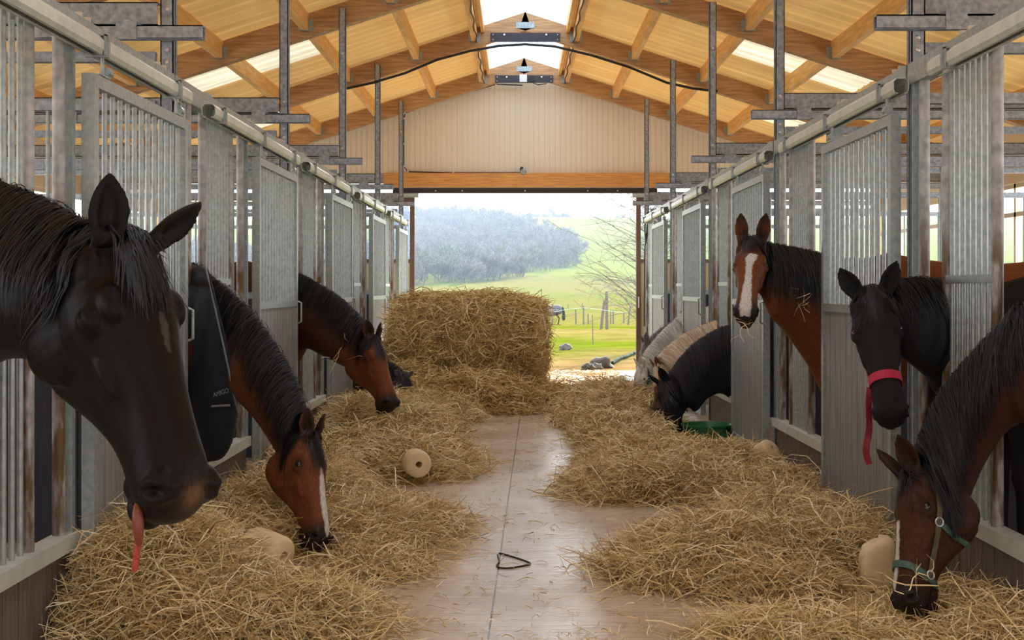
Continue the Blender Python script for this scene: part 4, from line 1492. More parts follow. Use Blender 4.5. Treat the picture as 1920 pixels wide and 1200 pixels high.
# ------------------------------------------------------------------ tack and clothing
def strap(path, nrmls, width, thick):
    path, nrmls = np.array(path), np.array(nrmls)
    tg = nrm(np.gradient(path, axis=0))
    w = nrm(np.cross(tg, nrmls))
    n = nrm(np.cross(w, tg))
    rings = []
    for p, a, b in zip(path, w, n):
        rings.append([p - a * width / 2, p + a * width / 2, p + a * width / 2 + b * thick, p - a * width / 2 + b * thick])
    return MB().loft(rings)


def around_head(H, a0, tilt=0.0, n=40, part=(0, 1), off=0.004, lo=0.0):
    ps, ns = [], []
    for ph in np.linspace(2 * math.pi * part[0], 2 * math.pi * part[1], n):
        t = (1 - math.cos(ph)) / 2
        a = a0 + tilt * t
        top, bot, hw, jaw = sec_at(a)
        c = H['hw']((a, 0, (top + bot) / 2))
        d = H['hw']((a, 0.25 * math.sin(ph), (top + bot) / 2 + 0.25 * math.cos(ph) + lo)) - c
        d = d / np.linalg.norm(d)
        hit = H['bvh'].ray_cast(Vector(c + d * 0.25 * H['S']), Vector(-d))
        p = np.array(hit[0]) if hit[0] is not None else c + d * hw
        nn = np.array(hit[1]) if hit[0] is not None else d
        ps.append(p + nn * off); ns.append(nn)
    return ps, ns


def along_side(H, pts, sd, off=0.004, n=14):
    """pts: list of (a, n) head coordinates on one cheek"""
    P = catmull([(a, 0, n_) for a, n_ in pts], n)
    ps, ns = [], []
    for a, _, n_ in P:
        o = H['hw']((a, sd * 0.25, n_))
        hit = H['bvh'].ray_cast(Vector(o), Vector(-sd * H['B'][1]))
        if hit[0] is None:
            q_, nn = H['out'](H['hw']((a, sd * 0.07, n_)), off)
        else:
            q_, nn = np.array(hit[0]) + np.array(hit[1]) * off, np.array(hit[1])
        ps.append(q_); ns.append(nn)
    return ps, ns


def ring_at(H, a, sd, n_, mat, root, r=0.016, name='ring'):
    ps, ns = along_side(H, [(a - 0.001, n_), (a + 0.001, n_)], sd, 0.008, 2)
    p, nn = ps[0], ns[0]
    e1 = nrm(np.cross(nn, (0, 0, 1.0))); e2 = np.cross(nn, e1)
    pts = [p + r * (math.cos(t) * e1 + math.sin(t) * e2) for t in np.linspace(0, 2 * math.pi, 17)]
    return MB().tube(pts, 0.0032, 6).build(name, mat, root, True)


def halter(H, mat, mat2, label, sides=(-1, 1), w=0.026, nose_a=0.33, tilt=0.05, ring_a=0.145):
    root = H['root']
    hl = empty('halter', (0, 0, 0)); hl.parent = root
    hl['label'] = label
    ps, ns = around_head(H, nose_a, tilt)
    strap(ps, ns, w * H['S'], 0.004).build('noseband', mat, hl)
    for sd in sides:
        n_ring = -0.115
        ps, ns = along_side(H, [(nose_a + 0.02, n_ring), ((nose_a + ring_a) / 2, -0.115), (ring_a, -0.105), (ring_a * 0.45, -0.085), (-0.02, -0.06)], sd)
        strap(ps, ns, w * 0.85 * H['S'], 0.004).build('cheek_strap', mat2, hl)
        ps, ns = along_side(H, [(ring_a, -0.105), (ring_a + 0.02, -0.17), (ring_a + 0.03, -0.22), (ring_a + 0.03, -0.255)], sd)
        strap(ps, ns, w * 0.8 * H['S'], 0.004).build('throat_strap', mat, hl)
        ring_at(H, nose_a + 0.02, sd, n_ring, M['bolt'], hl)
        ring_at(H, ring_a, sd, -0.105, M['bolt'], hl)
    return hl


H = HORSES['halter_bay']
hl = halter(H, M['green_web'], M['olive_web'], 'worn green and olive webbing halter', w=0.030, nose_a=0.43, tilt=0.05, ring_a=0.22)
H = HORSES['white_pony']
halter(H, M['green_web'], M['green_web'], 'dark green webbing halter', w=0.040, nose_a=0.30)

# pink halter: noseband, short cheek pieces with a buckle, and a strap hanging loose
H = HORSES['pink_black']
hl = empty('halter', (0, 0, 0)); hl.parent = H['root']; hl['label'] = 'bright pink halter slipped down the face'
ps, ns = around_head(H, 0.41, 0.02)
strap(ps, ns, 0.036, 0.005).build('noseband', M['pink'], hl)
for sd in (-1, 1):
    ps, ns = along_side(H, [(0.415, -0.10), (0.37, -0.11), (0.32, -0.13)], sd)
    strap(ps, ns, 0.026, 0.004).build('cheek_strap', M['red_dark'], hl)
    ring_at(H, 0.42, sd, -0.10, M['bolt'], hl, 0.018)
side = -1 if H['B'][1][0] > 0 else 1
p0 = np.array(around_head(H, 0.42, 0.02, 5, (0.22 * side, 0.26 * side))[0][2])
pts = catmull([p0, p0 + np.array((-0.012, -0.015, -0.07)), p0 + np.array((-0.010, -0.015, -0.17)), p0 + np.array((-0.020, -0.01, -0.26)), p0 + np.array((-0.005, -0.01, -0.315))], 20)
nn = np.array([(-0.4 + 0.8 * math.sin(i * 0.25), -1, 0) for i in range(20)])
strap(pts, nrm(nn), 0.028, 0.004).build('loose_strap', M['red_dark'], hl)

# tongue and a red rope held in the black horse's mouth
H = HORSES['near_black']
sd = -1 if H['B'][1][1] > 0 else 1         # cheek towards the camera
p0 = along_side(H, [(0.578, -0.118), (0.580, -0.118)], sd, 0.0, 2)[0][0]
MB().tube(catmull([p0 + (-0.004, 0.03, 0.02), p0 + (0, -0.002, 0), p0 + (0.003, -0.010, -0.03), p0 + (0.004, -0.009, -0.06), p0 + (0.003, -0.004, -0.09)], 14),
          [0.007, 0.008, 0.009, 0.0105, 0.012, 0.013, 0.0135, 0.0135, 0.013, 0.012, 0.0105, 0.009, 0.006, 0.003], 12).build('tongue', M['tongue'], H['root'], True)
t = tag(empty('chewed_rope', p0 - (0, 0, 0.17)), 'short frayed red rope hanging from the mouth of the big black horse', 'rope')
MB().tube(catmull([p0 + np.array((0.004, 0.004, -0.02)), p0 + (0.004, -0.006, -0.05), p0 + (0.002, -0.004, -0.075), p0 + (-0.002, -0.002, -0.10), p0 + (-0.005, 0, -0.125), p0 + (-0.009, 0, -0.145)], 24), [0.008] * 20 + [0.0075, 0.007, 0.006, 0.004], 8).build('rope', M['rope'], t, True)

# navy rug: a padded chest piece around the neck of the left bay
H = HORSES['rug_bay']
rug = empty('rug', (0, 0, 0)); rug.parent = H['root']; rug['label'] = 'navy quilted rug with grey binding'
RR = [(at(338, 480, 6.9), at(336, 862, 6.9), 0.16), (at(362, 496, 6.83), at(392, 866, 6.70), 0.19), (at(374, 500, 6.78), at(424, 852, 6.62), 0.180), (at(383, 504, 6.74), at(443, 800, 6.56), 0.180),
      (at(388, 506, 6.72), at(445, 745, 6.54), 0.176), (at(389, 508, 6.72), at(440, 730, 6.54), 0.160), (at(378, 510, 6.76), at(400, 735, 6.66), 0.145)]
RC, RT = catmull([r[0] for r in RR], 26), catmull([r[1] for r in RR], 26)
RH = catmull(np.array([[r[2]] for r in RR]), 26)[:, 0]
rings = []
for i in range(26):
    c = (RC[i] + RT[i]) / 2; u = RC[i] - c
    la = np.cross((RC[i] - RT[i]), (1, 0.2, 0)); la = la / np.linalg.norm(la)
    rings.append([c + u * math.cos(p) + la * RH[i] * math.copysign(abs(math.sin(p)) ** 0.8, math.sin(p)) * (1 + 0.015 * math.sin(p * 9 + i)) for p in np.linspace(0, 2 * math.pi, 40, endpoint=False)])
cover = MB().loft(rings).build('cover', M['navy'], rug, True)
# binding along the neck opening
edge = [np.array(p) + np.array((0.004, -0.004, 0.0)) for p in rings[14]]
MB().tube(edge + [edge[0]], 0.006, 6).build('binding', M['piping'], rug, True)
bv = BVHTree.FromPolygons([p for rg in rings for p in [tuple(x) for x in rg]], [tuple(p.vertices) for p in cover.data.polygons])


def on_rug(px, py):
    o = Vector((0, 0, EYE)); d = (Vector(at(px, py, 6.5)) - o).normalized()
    hit = bv.ray_cast(o, d)
    if hit[0] is None:
        return np.array(at(px, py, 6.6)), np.array((0, -1.0, 0))
    nn = np.array(hit[1])
    if nn[1] > 0:
        nn = -nn
    return np.array(hit[0]) + nn * 0.004, nn


def rug_strip(name, p0, p1, w, mat):
    P, Nn = zip(*[on_rug(p0[0] + (p1[0] - p0[0]) * f, p0[1] + (p1[1] - p0[1]) * f) for f in np.linspace(0, 1, 10)])
    return strap(P, Nn, w, 0.004).build(name, mat, rug)


rug_strip('chest_strap', (396, 761), (437, 758), 0.050, M['black'])
P, Nn = zip(*[on_rug(399 + 34 * f, 761 - 2 * f) for f in np.linspace(0, 1, 8)])
strap(np.array(P) + np.array(Nn) * 0.005, Nn, 0.010, 0.003).build('reflective_strip', M['reflective'], rug)
# embroidered lettering
pl, nl_ = on_rug(404, 741)
pr, nr_ = on_rug(433, 731)
fc = bpy.data.curves.new('lettering', 'FONT')
fc.body = 'AMIGO'
fc.size = 1.0
fc.extrude = 0.02
fc.align_x = 'CENTER'
fc.align_y = 'CENTER'
fc.shear = 0.15
fo = bpy.data.objects.new('lettering', fc)
COL.objects.link(fo)
fc.materials.append(M['reflective'])
mid, nm_ = on_rug(418, 736)
xa = nrm(pr - pl); za = nrm(nm_ - xa * nm_.dot(xa)); ya = np.cross(za, xa)
from mathutils import Matrix
wd = np.linalg.norm(pr - pl)
sc = wd / 3.35
mt = Matrix(((xa[0] * sc, ya[0] * sc, za[0] * sc, 0), (xa[1] * sc, ya[1] * sc, za[1] * sc, 0), (xa[2] * sc, ya[2] * sc, za[2] * sc, 0), (0, 0, 0, 1)))
bpy.context.view_layer.update()
_lm = bpy.data.meshes.new_from_object(fo.evaluated_get(bpy.context.evaluated_depsgraph_get()))
bpy.data.objects.remove(fo)
fo = bpy.data.objects.new('lettering', _lm)
COL.objects.link(fo)
fo.parent = rug
pos = mid + za * 0.012 - np.array(wpos(rug))
fo.matrix_basis = Matrix.Translation(Vector(pos)) @ mt
fo['label'] = 'pale embroidered lettering'
# ------------------------------------------------------------------ hay
def vnoise(x, y, seed=0):
    """smooth value noise"""
    xi, yi = np.floor(x).astype(int), np.floor(y).astype(int)
    xf, yf = x - xi, y - yi
    u, w = xf * xf * (3 - 2 * xf), yf * yf * (3 - 2 * yf)

    def h(a, b):
        n = np.sin(a * 127.1 + b * 311.7 + seed * 74.7) * 43758.5453
        return n - np.floor(n)
    return (h(xi, yi) * (1 - u) + h(xi + 1, yi) * u) * (1 - w) + (h(xi, yi + 1) * (1 - u) + h(xi + 1, yi + 1) * u) * w


DIPS = [(-1.03, 5.40, 0.26), (-0.90, 5.82, 0.20), (1.49, 5.15, 0.20), (1.44, 4.66, 0.22), (-0.62, 8.05, 0.22), (1.48, 10.1, 0.55), (1.58, 8.2, 0.2)]


def pile_fn(mounds, seed):
    def f(x, y):
        z = np.zeros_like(x)
        for (cx, cy, h, rx, ry) in mounds:
            d2 = ((x - cx) / rx) ** 2 + ((y - cy) / ry) ** 2
            z = np.maximum(z, h * np.clip(1 - d2, 0, 1) ** 0.8)
        n = 0.42 + 0.85 * vnoise(x * 4, y * 4, seed) + 0.45 * (vnoise(x * 13, y * 13, seed + 1) - 0.5)
        z = z * n
        for dx, dy, dr in DIPS:
            z = z * (1 - 0.85 * np.exp(-(((x - dx) / dr) ** 2 + ((y - dy) / dr) ** 2) ** 1.5))
        return np.where(z < 0.012, 0, z)
    return f


def strands(c, rs, ln, wid, tilt_sd=0.28, tilt_mean=0.06, bend=0.38, dirs=None, M_=6, normal=None):
    """bent flat stalks through the points c"""
    N = len(c)
    if dirs is None:
        th = rs.uniform(0, 2 * np.pi, N)
        ti = rs.normal(tilt_mean, tilt_sd, N)
        d = np.stack([np.cos(th) * np.cos(ti), np.sin(th) * np.cos(ti), np.sin(ti)], 1)
    else:
        d = nrm(dirs)
    q = nrm(np.cross(d, rs.normal(0, 1, (N, 3))))
    L = ln * rs.uniform(0.45, 1.25, N)
    t = np.linspace(-0.5, 0.5, M_)
    bamp = rs.normal(0, bend, N) * L
    P = c[:, None, :] + d[:, None, :] * (t[None, :, None] * L[:, None, None]) + q[:, None, :] * (bamp[:, None] * (0.25 - t[None, :] ** 2) * 1.6 - bamp[:, None] * 0.13)[..., None]
    q2 = np.cross(d, q)
    P += q2[:, None, :] * (rs.normal(0, 0.10, N)[:, None] * L[:, None] * np.sin(t * 6.28)[None])[..., None]
    W = wid * rs.uniform(0.6, 1.5, N)[:, None] * np.array([0.7] + [1.0] * (M_ - 2) + [0.5])[None]
    tg = nrm(np.gradient(P, axis=1))
    side = nrm(np.cross(tg, rs.normal(0, 1, (N, 1, 3)) + np.array((0, 0, 0.7))))
    return ribbons(P, W, side)


def hay_pile(label, mounds, n, seed, ln=0.24, wid=0.0034, spill=0.12, clear=(), mat='hay'):
    rs = np.random.default_rng(seed)
    f = pile_fn(mounds, seed)
    x0 = min(m[0] - m[3] for m in mounds); x1 = max(m[0] + m[3] for m in mounds)
    y0 = min(m[1] - m[4] for m in mounds); y1 = max(m[1] + m[4] for m in mounds)
    x0, x1 = max(x0, -XL + 0.03), min(x1, XR - 0.03)
    st = 0.03
    gx, gy = np.meshgrid(np.arange(x0, x1, st), np.arange(y0, y1, st))
    gz = f(gx, gy)
    nxs, nys = gx.shape[1], gx.shape[0]
    v = np.stack([gx.ravel(), gy.ravel(), np.maximum(gz.ravel() - 0.012, -0.004)], 1)
    idx = np.arange(nxs * nys).reshape(nys, nxs)
    q = np.stack([idx[:-1, :-1], idx[:-1, 1:], idx[1:, 1:], idx[1:, :-1]], -1).reshape(-1, 4)
    keep = (gz.ravel()[q] > 0).any(1)
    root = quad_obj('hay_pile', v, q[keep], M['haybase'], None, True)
    tag(root, label, 'hay', None, 'stuff')
    # stalks
    pts = []
    tot = 0
    while tot < n:
        x = rs.uniform(x0 - spill, x1 + spill, n); y = rs.uniform(y0 - spill, y1 + spill, n)
        z = f(x, y)
        ok = z > 0
        # thin spill around the edge
        near = np.zeros(n, bool)
        for (cx, cy, h, rx, ry) in mounds:
            d2 = ((x - cx) / (rx + spill)) ** 2 + ((y - cy) / (ry + spill)) ** 2
            near |= d2 < 1
        ok |= near & (rs.random(n) < 0.12)
        ok &= (x > -XL + 0.06) & (x < XR - 0.06)
        for (cx, cy, r) in clear:
            ok &= (x - cx) ** 2 + (y - cy) ** 2 > r * r
        off = np.abs(rs.normal(0, 0.030, n)) * np.clip(z / 0.08, 0.15, 1)
        p = np.stack([x, y, z + off + 0.002], 1)[ok]
        pts.append(p); tot += len(p)
    c = np.concatenate(pts)[:n]
    L = ln * np.clip(0.55 + c[:, 2] * 3, 0.5, 1)
    v, q = strands(c, rs, ln, wid)
    v[:, 2] = np.maximum(v[:, 2], 0.003)
    v[:, 0] = np.clip(v[:, 0], -XL + 0.035, XR - 0.035)
    o = quad_obj('stalks', v, q, M[mat], root)
    o['kind'] = 'stuff'
    return root


hay_pile('heap of loose hay under the big black horse, nearest on the left',
         [(-1.42, 5.15, 0.31, 0.42, 0.52), (-1.02, 4.82, 0.13, 0.46, 0.36), (-1.46, 5.5, 0.24, 0.26, 0.35)], 17000, 1, ln=0.36, wid=0.0036, clear=((-1.10, 5.56, 0.16),))
hay_pile('loose hay around the rugged bay horse and the salt lick',
         [(-1.35, 6.5, 0.20, 0.36, 0.70), (-0.92, 6.45, 0.13, 0.52, 0.55), (-1.25, 7.3, 0.22, 0.42, 0.55), (-0.72, 6.75, 0.09, 0.40, 0.50), (-0.78, 5.78, 0.05, 0.30, 0.30)], 18000, 2, ln=0.34, wid=0.0038, clear=((-1.10, 5.56, 0.19), (-0.93, 5.90, 0.17)))
hay_pile('heap of hay below the middle left bay horse',
         [(-1.05, 9.6, 0.34, 0.60, 0.9), (-0.85, 8.85, 0.18, 0.52, 0.60), (-1.35, 8.4, 0.20, 0.38, 0.6), (-1.15, 11.0, 0.33, 0.6, 1.0), (-0.58, 9.3, 0.10, 0.28, 0.5), (-1.0, 12.3, 0.22, 0.6, 0.7)], 17000, 3, ln=0.38, wid=0.0052, clear=((-0.66, 8.25, 0.17),))
hay_pile('thin hay in the near right corner under the horse in the green halter',
         [(1.62, 4.85, 0.07, 0.28, 0.30), (1.35, 4.62, 0.05, 0.45, 0.2), (1.0, 4.62, 0.05, 0.30, 0.18), (1.74, 4.6, 0.08, 0.2, 0.3)], 6500, 4, ln=0.34, wid=0.0036, clear=((1.45, 4.72, 0.12),))
hay_pile('spread of loose hay along the near right stall door',
         [(0.92, 5.75, 0.14, 0.50, 0.42), (1.35, 6.15, 0.20, 0.45, 0.75), (1.12, 5.45, 0.08, 0.30, 0.30)], 17000, 5, ln=0.36, wid=0.0038, clear=((1.51, 5.35, 0.15),))
hay_pile('long heap of hay below the bay horse with the blaze',
         [(1.12, 8.35, 0.20, 0.62, 0.80), (0.70, 8.0, 0.16, 0.40, 0.45), (1.5, 7.6, 0.15, 0.33, 0.55), (0.88, 9.1, 0.20, 0.40, 0.6), (1.5, 9.0, 0.09, 0.33, 0.6)], 17000, 6, ln=0.36, wid=0.0048)
hay_pile('heap of hay in front of the two ponies at the green tub',
         [(0.86, 10.5, 0.20, 0.36, 0.8), (0.80, 12.2, 0.22, 0.42, 1.0), (0.95, 13.3, 0.24, 0.5, 0.9), (1.15, 11.9, 0.15, 0.3, 0.6)], 12000, 7, ln=0.38, wid=0.006)
hay_pile('loose hay fallen around the round bale',
         [(-0.55, 13.55, 0.32, 1.0, 0.7), (0.15, 13.8, 0.20, 0.42, 0.6), (-1.2, 13.4, 0.34, 0.55, 0.9), (0.38, 14.2, 0.12, 0.40, 0.55)], 12000, 8, ln=0.44, wid=0.0075, mat='hay_bale')

# scattered stalks over the aisle floor
rs = np.random.default_rng(21)
n = 2600
x = np.concatenate([rs.normal(-0.6, 0.5, n // 2), rs.normal(0.7, 0.45, n // 2)])
y = 4.6 + 14 * rs.random(n) ** 1.4
ok = (np.abs(x) < 1.66)
c = np.stack([x, y, np.full(n, 0.006)], 1)[ok]
v, q = strands(c, rs, 0.10, 0.0035, tilt_sd=0.02, tilt_mean=0.0)
v[:, 2] = np.clip(v[:, 2], 0.002, 0.02)
tag(quad_obj('straw_litter', v, q, M['hay']), 'single stalks of hay scattered over the concrete aisle', 'straw', None, 'stuff')

rs = np.random.default_rng(22)
c = np.stack([rs.uniform(0.25, 1.5, 2600), rs.uniform(13.9, 19.7, 2600), np.full(2600, 0.008)], 1)
v, q = strands(c, rs, 0.22, 0.007, tilt_sd=0.04, tilt_mean=0.0)
v[:, 2] = np.clip(v[:, 2], 0.002, 0.03)
tag(quad_obj('straw_litter', v, q, M['hay_bale']), 'trampled straw on the sunlit floor between the bale and the doorway', 'straw', None, 'stuff')

# round bale lying across the aisle, slightly turned
bc = np.array((-0.56, 14.45, 0.58)); bl, br = 0.76, 0.57
ang = math.radians(-9)
ax = np.array((math.cos(ang), math.sin(ang), 0)); az = np.array((0, 0, 1.0)); ay_ = np.cross(az, ax)
root = empty('round_hay_bale', (bc[0], bc[1], 0))
tag(root, 'big round hay bale lying across the aisle in the far doorway', 'hay bale')
mb = MB()
rings = []
for s_, k in [(-1, 0.0), (-1.0, 0.5), (-1, 0.93), (-0.95, 1.0)] + [(t, 1.0) for t in np.linspace(-0.8, 0.8, 14)] + [(0.95, 1.0), (1, 0.93), (1.0, 0.5), (1, 0.0)]:
    rg = []
    for th in np.linspace(0, 2 * math.pi, 64, endpoint=False):
        r = br * max(k, 0.02) * (1 - 0.10 * abs(s_) ** 4) * (1 + 0.035 * math.sin(th * 5 + s_ * 6) + 0.025 * math.sin(th * 11 + s_ * 17) + 0.02 * math.sin(th * 3 - s_ * 9))
        flat_ = 0.88 if math.cos(th) < 0 else 1.0
        rg.append(bc + ax * s_ * bl * (1 + 0.02 * math.sin(th * 7)) + ay_ * r * math.sin(th) * 1.05 + az * r * math.cos(th) * flat_)
    rings.append(rg)
mb.loft(rings)
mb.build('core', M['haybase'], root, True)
n = 15000
rs = np.random.default_rng(33)
th = rs.uniform(-0.75 * math.pi, 0.6 * math.pi, n); s_ = rs.uniform(-1, 1, n)
rad = br * (1 - 0.10 * np.abs(s_) ** 4) * (1.0 + np.abs(rs.normal(0, 0.035, n)) + 0.035 * np.sin(th * 5 + s_ * 6) + 0.02 * np.sin(th * 3 - s_ * 9))
flt = np.where(np.cos(th) < 0, 0.88, 1.0)
er = ay_[None] * np.sin(th)[:, None] + az[None] * np.cos(th)[:, None]
c = bc + ax * (s_ * bl)[:, None] + (ay_[None] * np.sin(th)[:, None] * 1.05 + az[None] * (np.cos(th) * flt)[:, None]) * rad[:, None]
tanv = ay_[None] * np.cos(th)[:, None] - az[None] * np.sin(th)[:, None]
al = rs.normal(0, 0.9, n)
d = ax * np.cos(al)[:, None] * rs.choice([-1, 1], n)[:, None] + tanv * np.sin(al)[:, None] + er * rs.normal(0.05, 0.22, n)[:, None]
v, q = strands(c, rs, 0.42, 0.0075, dirs=d)
# stalks sticking out of the two flat ends
m = 3500
rr = 0.9 * br * np.sqrt(rs.random(m)); t2 = rs.uniform(0, 2 * math.pi, m); sg = np.where(rs.random(m) < 0.75, 1, -1)
c2 = bc + ax * (sg * (bl + 0.01 + np.abs(rs.normal(0, 0.02, m))))[:, None] + ay_ * (rr * np.sin(t2))[:, None] + az * (rr * np.cos(t2) * np.where(np.cos(t2) < 0, 0.88, 1))[:, None]
d2 = ay_ * np.cos(t2 + 0.3)[:, None] - az * np.sin(t2 + 0.3)[:, None] + ax * (sg * np.abs(rs.normal(0.1, 0.35, m)))[:, None]
v2, q2 = strands(c2, rs, 0.36, 0.0085, dirs=d2)
o = quad_obj('stalks', np.concatenate([v, v2]), np.concatenate([q, q2 + len(v)]), M['hay_bale'], root)
o['kind'] = 'stuff'

# ------------------------------------------------------------------ salt licks, tub, twine
def salt_lick(c, axis, r, L, label, hole=0.018):
    t = tag(empty('salt_lick', (c[0], c[1], max(0, c[2] - r))), label, 'salt lick', 'pale salt lick blocks')
    h = L / 2
    prof = [(-h, hole), (-h + 0.004, r * 0.80), (-h + 0.012, r * 0.90), (-h + 0.03, r), (0, r * 1.02), (h - 0.03, r), (h - 0.012, r * 0.92), (h - 0.004, r * 0.82), (h, hole + 0.004), (h - 0.02, hole), (0, hole * 0.95), (-h + 0.02, hole), (-h, hole)]
    MB().lathe(c, axis, prof, 28).build('block', M['salt'], t, True)
    return t


salt_lick((-1.10, 5.60, 0.135), (0.80, -0.55, -0.16), 0.082, 0.21, 'cylindrical salt lick lying beside the eating bay horse, hole facing the aisle')
salt_lick((-0.66, 8.3, 0.145), (0.25, -0.95, 0.0), 0.088, 0.17, 'salt lick lying on the hay below the middle left bay horse')
salt_lick((1.63, 8.5, 0.165), (0.6, -0.5, 0.6), 0.085, 0.18, 'salt lick half buried in hay below the bay horse with the blaze')
# worn, standing block near the right
t = tag(empty('salt_lick', (1.51, 5.40, 0)), 'worn upright salt lick beside the muzzle of the dark bay horse', 'salt lick', 'pale salt lick blocks')
rings = []
for z, k in ((0.0, 0.80), (0.015, 0.95), (0.05, 1.0), (0.11, 0.97), (0.155, 0.92), (0.18, 0.80), (0.192, 0.55), (0.196, 0.05)):
    rg = []
    for a_ in np.linspace(0, 2 * math.pi, 36, endpoint=False):
        ca, sa = math.cos(a_), math.sin(a_)
        sx = abs(ca) ** 0.6 * math.copysign(1, ca); sy = abs(sa) ** 0.6 * math.copysign(1, sa)
        rg.append((1.51 + 0.076 * k * sx + 0.02 * z * 5 * 0.3, 5.40 + 0.07 * k * sy, 0.015 + z * 1.05 + 0.02 * ca * (z > 0.1)))
    rings.append(rg)
MB().loft(rings).build('block', M['salt'], t, True)

t = tag(empty('feed_tub', (1.586, 10.78, 0)), 'low green rubber feed tub in front of the black pony', 'feed tub')
MB().lathe((1.586, 10.78, 0.004), (0, 0, 1), [(0, 0.001), (0, 0.17), (0.01, 0.178), (0.115, 0.205), (0.12, 0.218), (0.13, 0.218), (0.132, 0.208), (0.118, 0.196), (0.03, 0.17), (0.022, 0.16), (0.022, 0.001)], 40).build('bowl', M['tub'], t, True)

pts = [at(935, 1038, 0) for _ in ()]


def on_floor(px, py, z=0.004):
    Y = (EYE - z) * F / (py - VPY)
    return np.array([(px - VPX) / F * Y, Y, z])


tag(MB().tube(catmull([on_floor(933, 1040), on_floor(936, 1052), on_floor(932, 1062), on_floor(952, 1065), on_floor(985, 1060), on_floor(994, 1056), on_floor(975, 1048), on_floor(945, 1039), on_floor(936, 1037)], 40), 0.004, 6)
    .build('baling_twine', M['black'], None, True), 'dark piece of twine lying on the aisle floor', 'twine')

# stalks clinging to horses: part of the hay they eat
def clinging(key, px, py, Y, n, ln, label, seed):
    rs = np.random.default_rng(seed)
    c = np.array([at(px + rs.normal(0, 10), py + rs.normal(0, 12), Y + rs.normal(0, 0.01)) for _ in range(n)])
    ps = []
    H = HORSES[key]
    for p in c:
        o = Vector((0, 0, EYE)); d = (Vector(p) - o).normalized()
        hit = H['bvh'].ray_cast(o, d)
        ps.append(np.array(hit[0]) + np.array(hit[1]) * 0.012 if hit[0] is not None else p)
    th = rs.uniform(0, math.pi, n)
    d = np.stack([np.cos(th), rs.normal(0, 0.2, n), np.sin(th)], 1)
    v, q = strands(np.array(ps), rs, ln, 0.004, dirs=d)
    o = quad_obj('hay_wisp', v, q, M['hay'], H['root'])
    o['kind'] = 'stuff'
    o['label'] = label


clinging('blaze_bay', 1500, 560, 7.9, 9, 0.16, 'pale hay stalks caught in the mane', 1)
clinging('blaze_bay', 1402, 612, 7.4, 6, 0.14, 'hay stalks at the muzzle', 2)
clinging('mid_bay', 638, 672, 9.6, 6, 0.20, 'hay stalks caught at the throat', 3)
clinging('halter_bay', 1715, 1095, 4.7, 7, 0.16, 'hay stalks at the muzzle', 4)
# ------------------------------------------------------------------ outside: yard, pasture, woods
TY = [15, 24, 30, 50, 100, 170, 270, 400, 560, 700, 780, 1000, 1500]
TZ = [-0.02, -0.03, -0.10, -0.35, -1.5, -1.0, 0.8, 8.4, 24.0, 39.5, 41.5, 38, 20]


def terr(x, y):
    z = np.interp(y, TY, TZ)
    z = z + sstep(y, 120, 330) * 0.012 * x * (1 - sstep(y, 500, 800))
    z = z + 0.9 * np.sin(x * 0.025 + y * 0.011) * sstep(y, 150, 400)
    z = z + 0.05 * (vnoise(x * 0.8, y * 0.8, 3) - 0.5) * sstep(y, 22, 30) + 0.4 * (vnoise(x * 0.08, y * 0.08, 5) - 0.5) * sstep(y, 60, 120)
    return z


ys = np.concatenate([np.arange(YG + 0.5, 40, 0.4), np.geomspace(40, 1500, 150)])
us = np.linspace(-1, 1, 150)
gx = us[None] * (6 + ys[:, None] * 0.42); gy = np.repeat(ys[:, None], len(us), 1)
gx += 0.0
gz = terr(gx, gy)
gz[0] = -0.02
v = np.stack([gx.ravel(), gy.ravel(), gz.ravel()], 1)
ny, nx = gx.shape
idx = np.arange(nx * ny).reshape(ny, nx)
q = np.stack([idx[:-1, :-1], idx[:-1, 1:], idx[1:, 1:], idx[1:, :-1]], -1).reshape(-1, 4)
o = quad_obj('ground_pasture', v, q, M['terrain'], None, True)
struct(o, 'green and straw coloured pasture rising to a hill beyond the barn', 'pasture')
x, y = v[:, 0], v[:, 1]
G_bright = np.array((0.105, 0.125, 0.010)); G_yel = np.array((0.150, 0.128, 0.026)); G_dirt = np.array((0.24, 0.155, 0.06)); G_far = np.array((0.150, 0.165, 0.010)); G_wood = np.array((0.16, 0.15, 0.11))
nz1 = vnoise(x * 0.35, y * 0.25, 8); nz2 = vnoise(x * 0.06, y * 0.03, 9)
k = sstep(nz1 + 0.5 * nz2, 0.62, 1.1)[:, None]
col = G_yel * (1 - k) + G_bright * k
d = (1 - sstep(y + 6 * nz1, 24, 33))[:, None]
col = col * (1 - d) + G_dirt * d
d = (np.exp(-((y - 44 - 4 * nz1) / 6) ** 2) * 0.7)[:, None]
col = col * (1 - d) + G_dirt * d
fr_ = sstep(y + 0.6 * x, 330, 380)[:, None]
col = col * (1 - fr_) + G_far * fr_
row = 0.92 + 0.08 * np.sin(x * 0.5 + y * 0.18)
col = col * (1 - fr_ + fr_ * row[:, None])
a_ = o.data.attributes.new('ground', 'FLOAT_COLOR', 'POINT')
a_.data.foreach_set('color', np.concatenate([col, np.ones((len(col), 1))], 1).astype(np.float32).ravel())


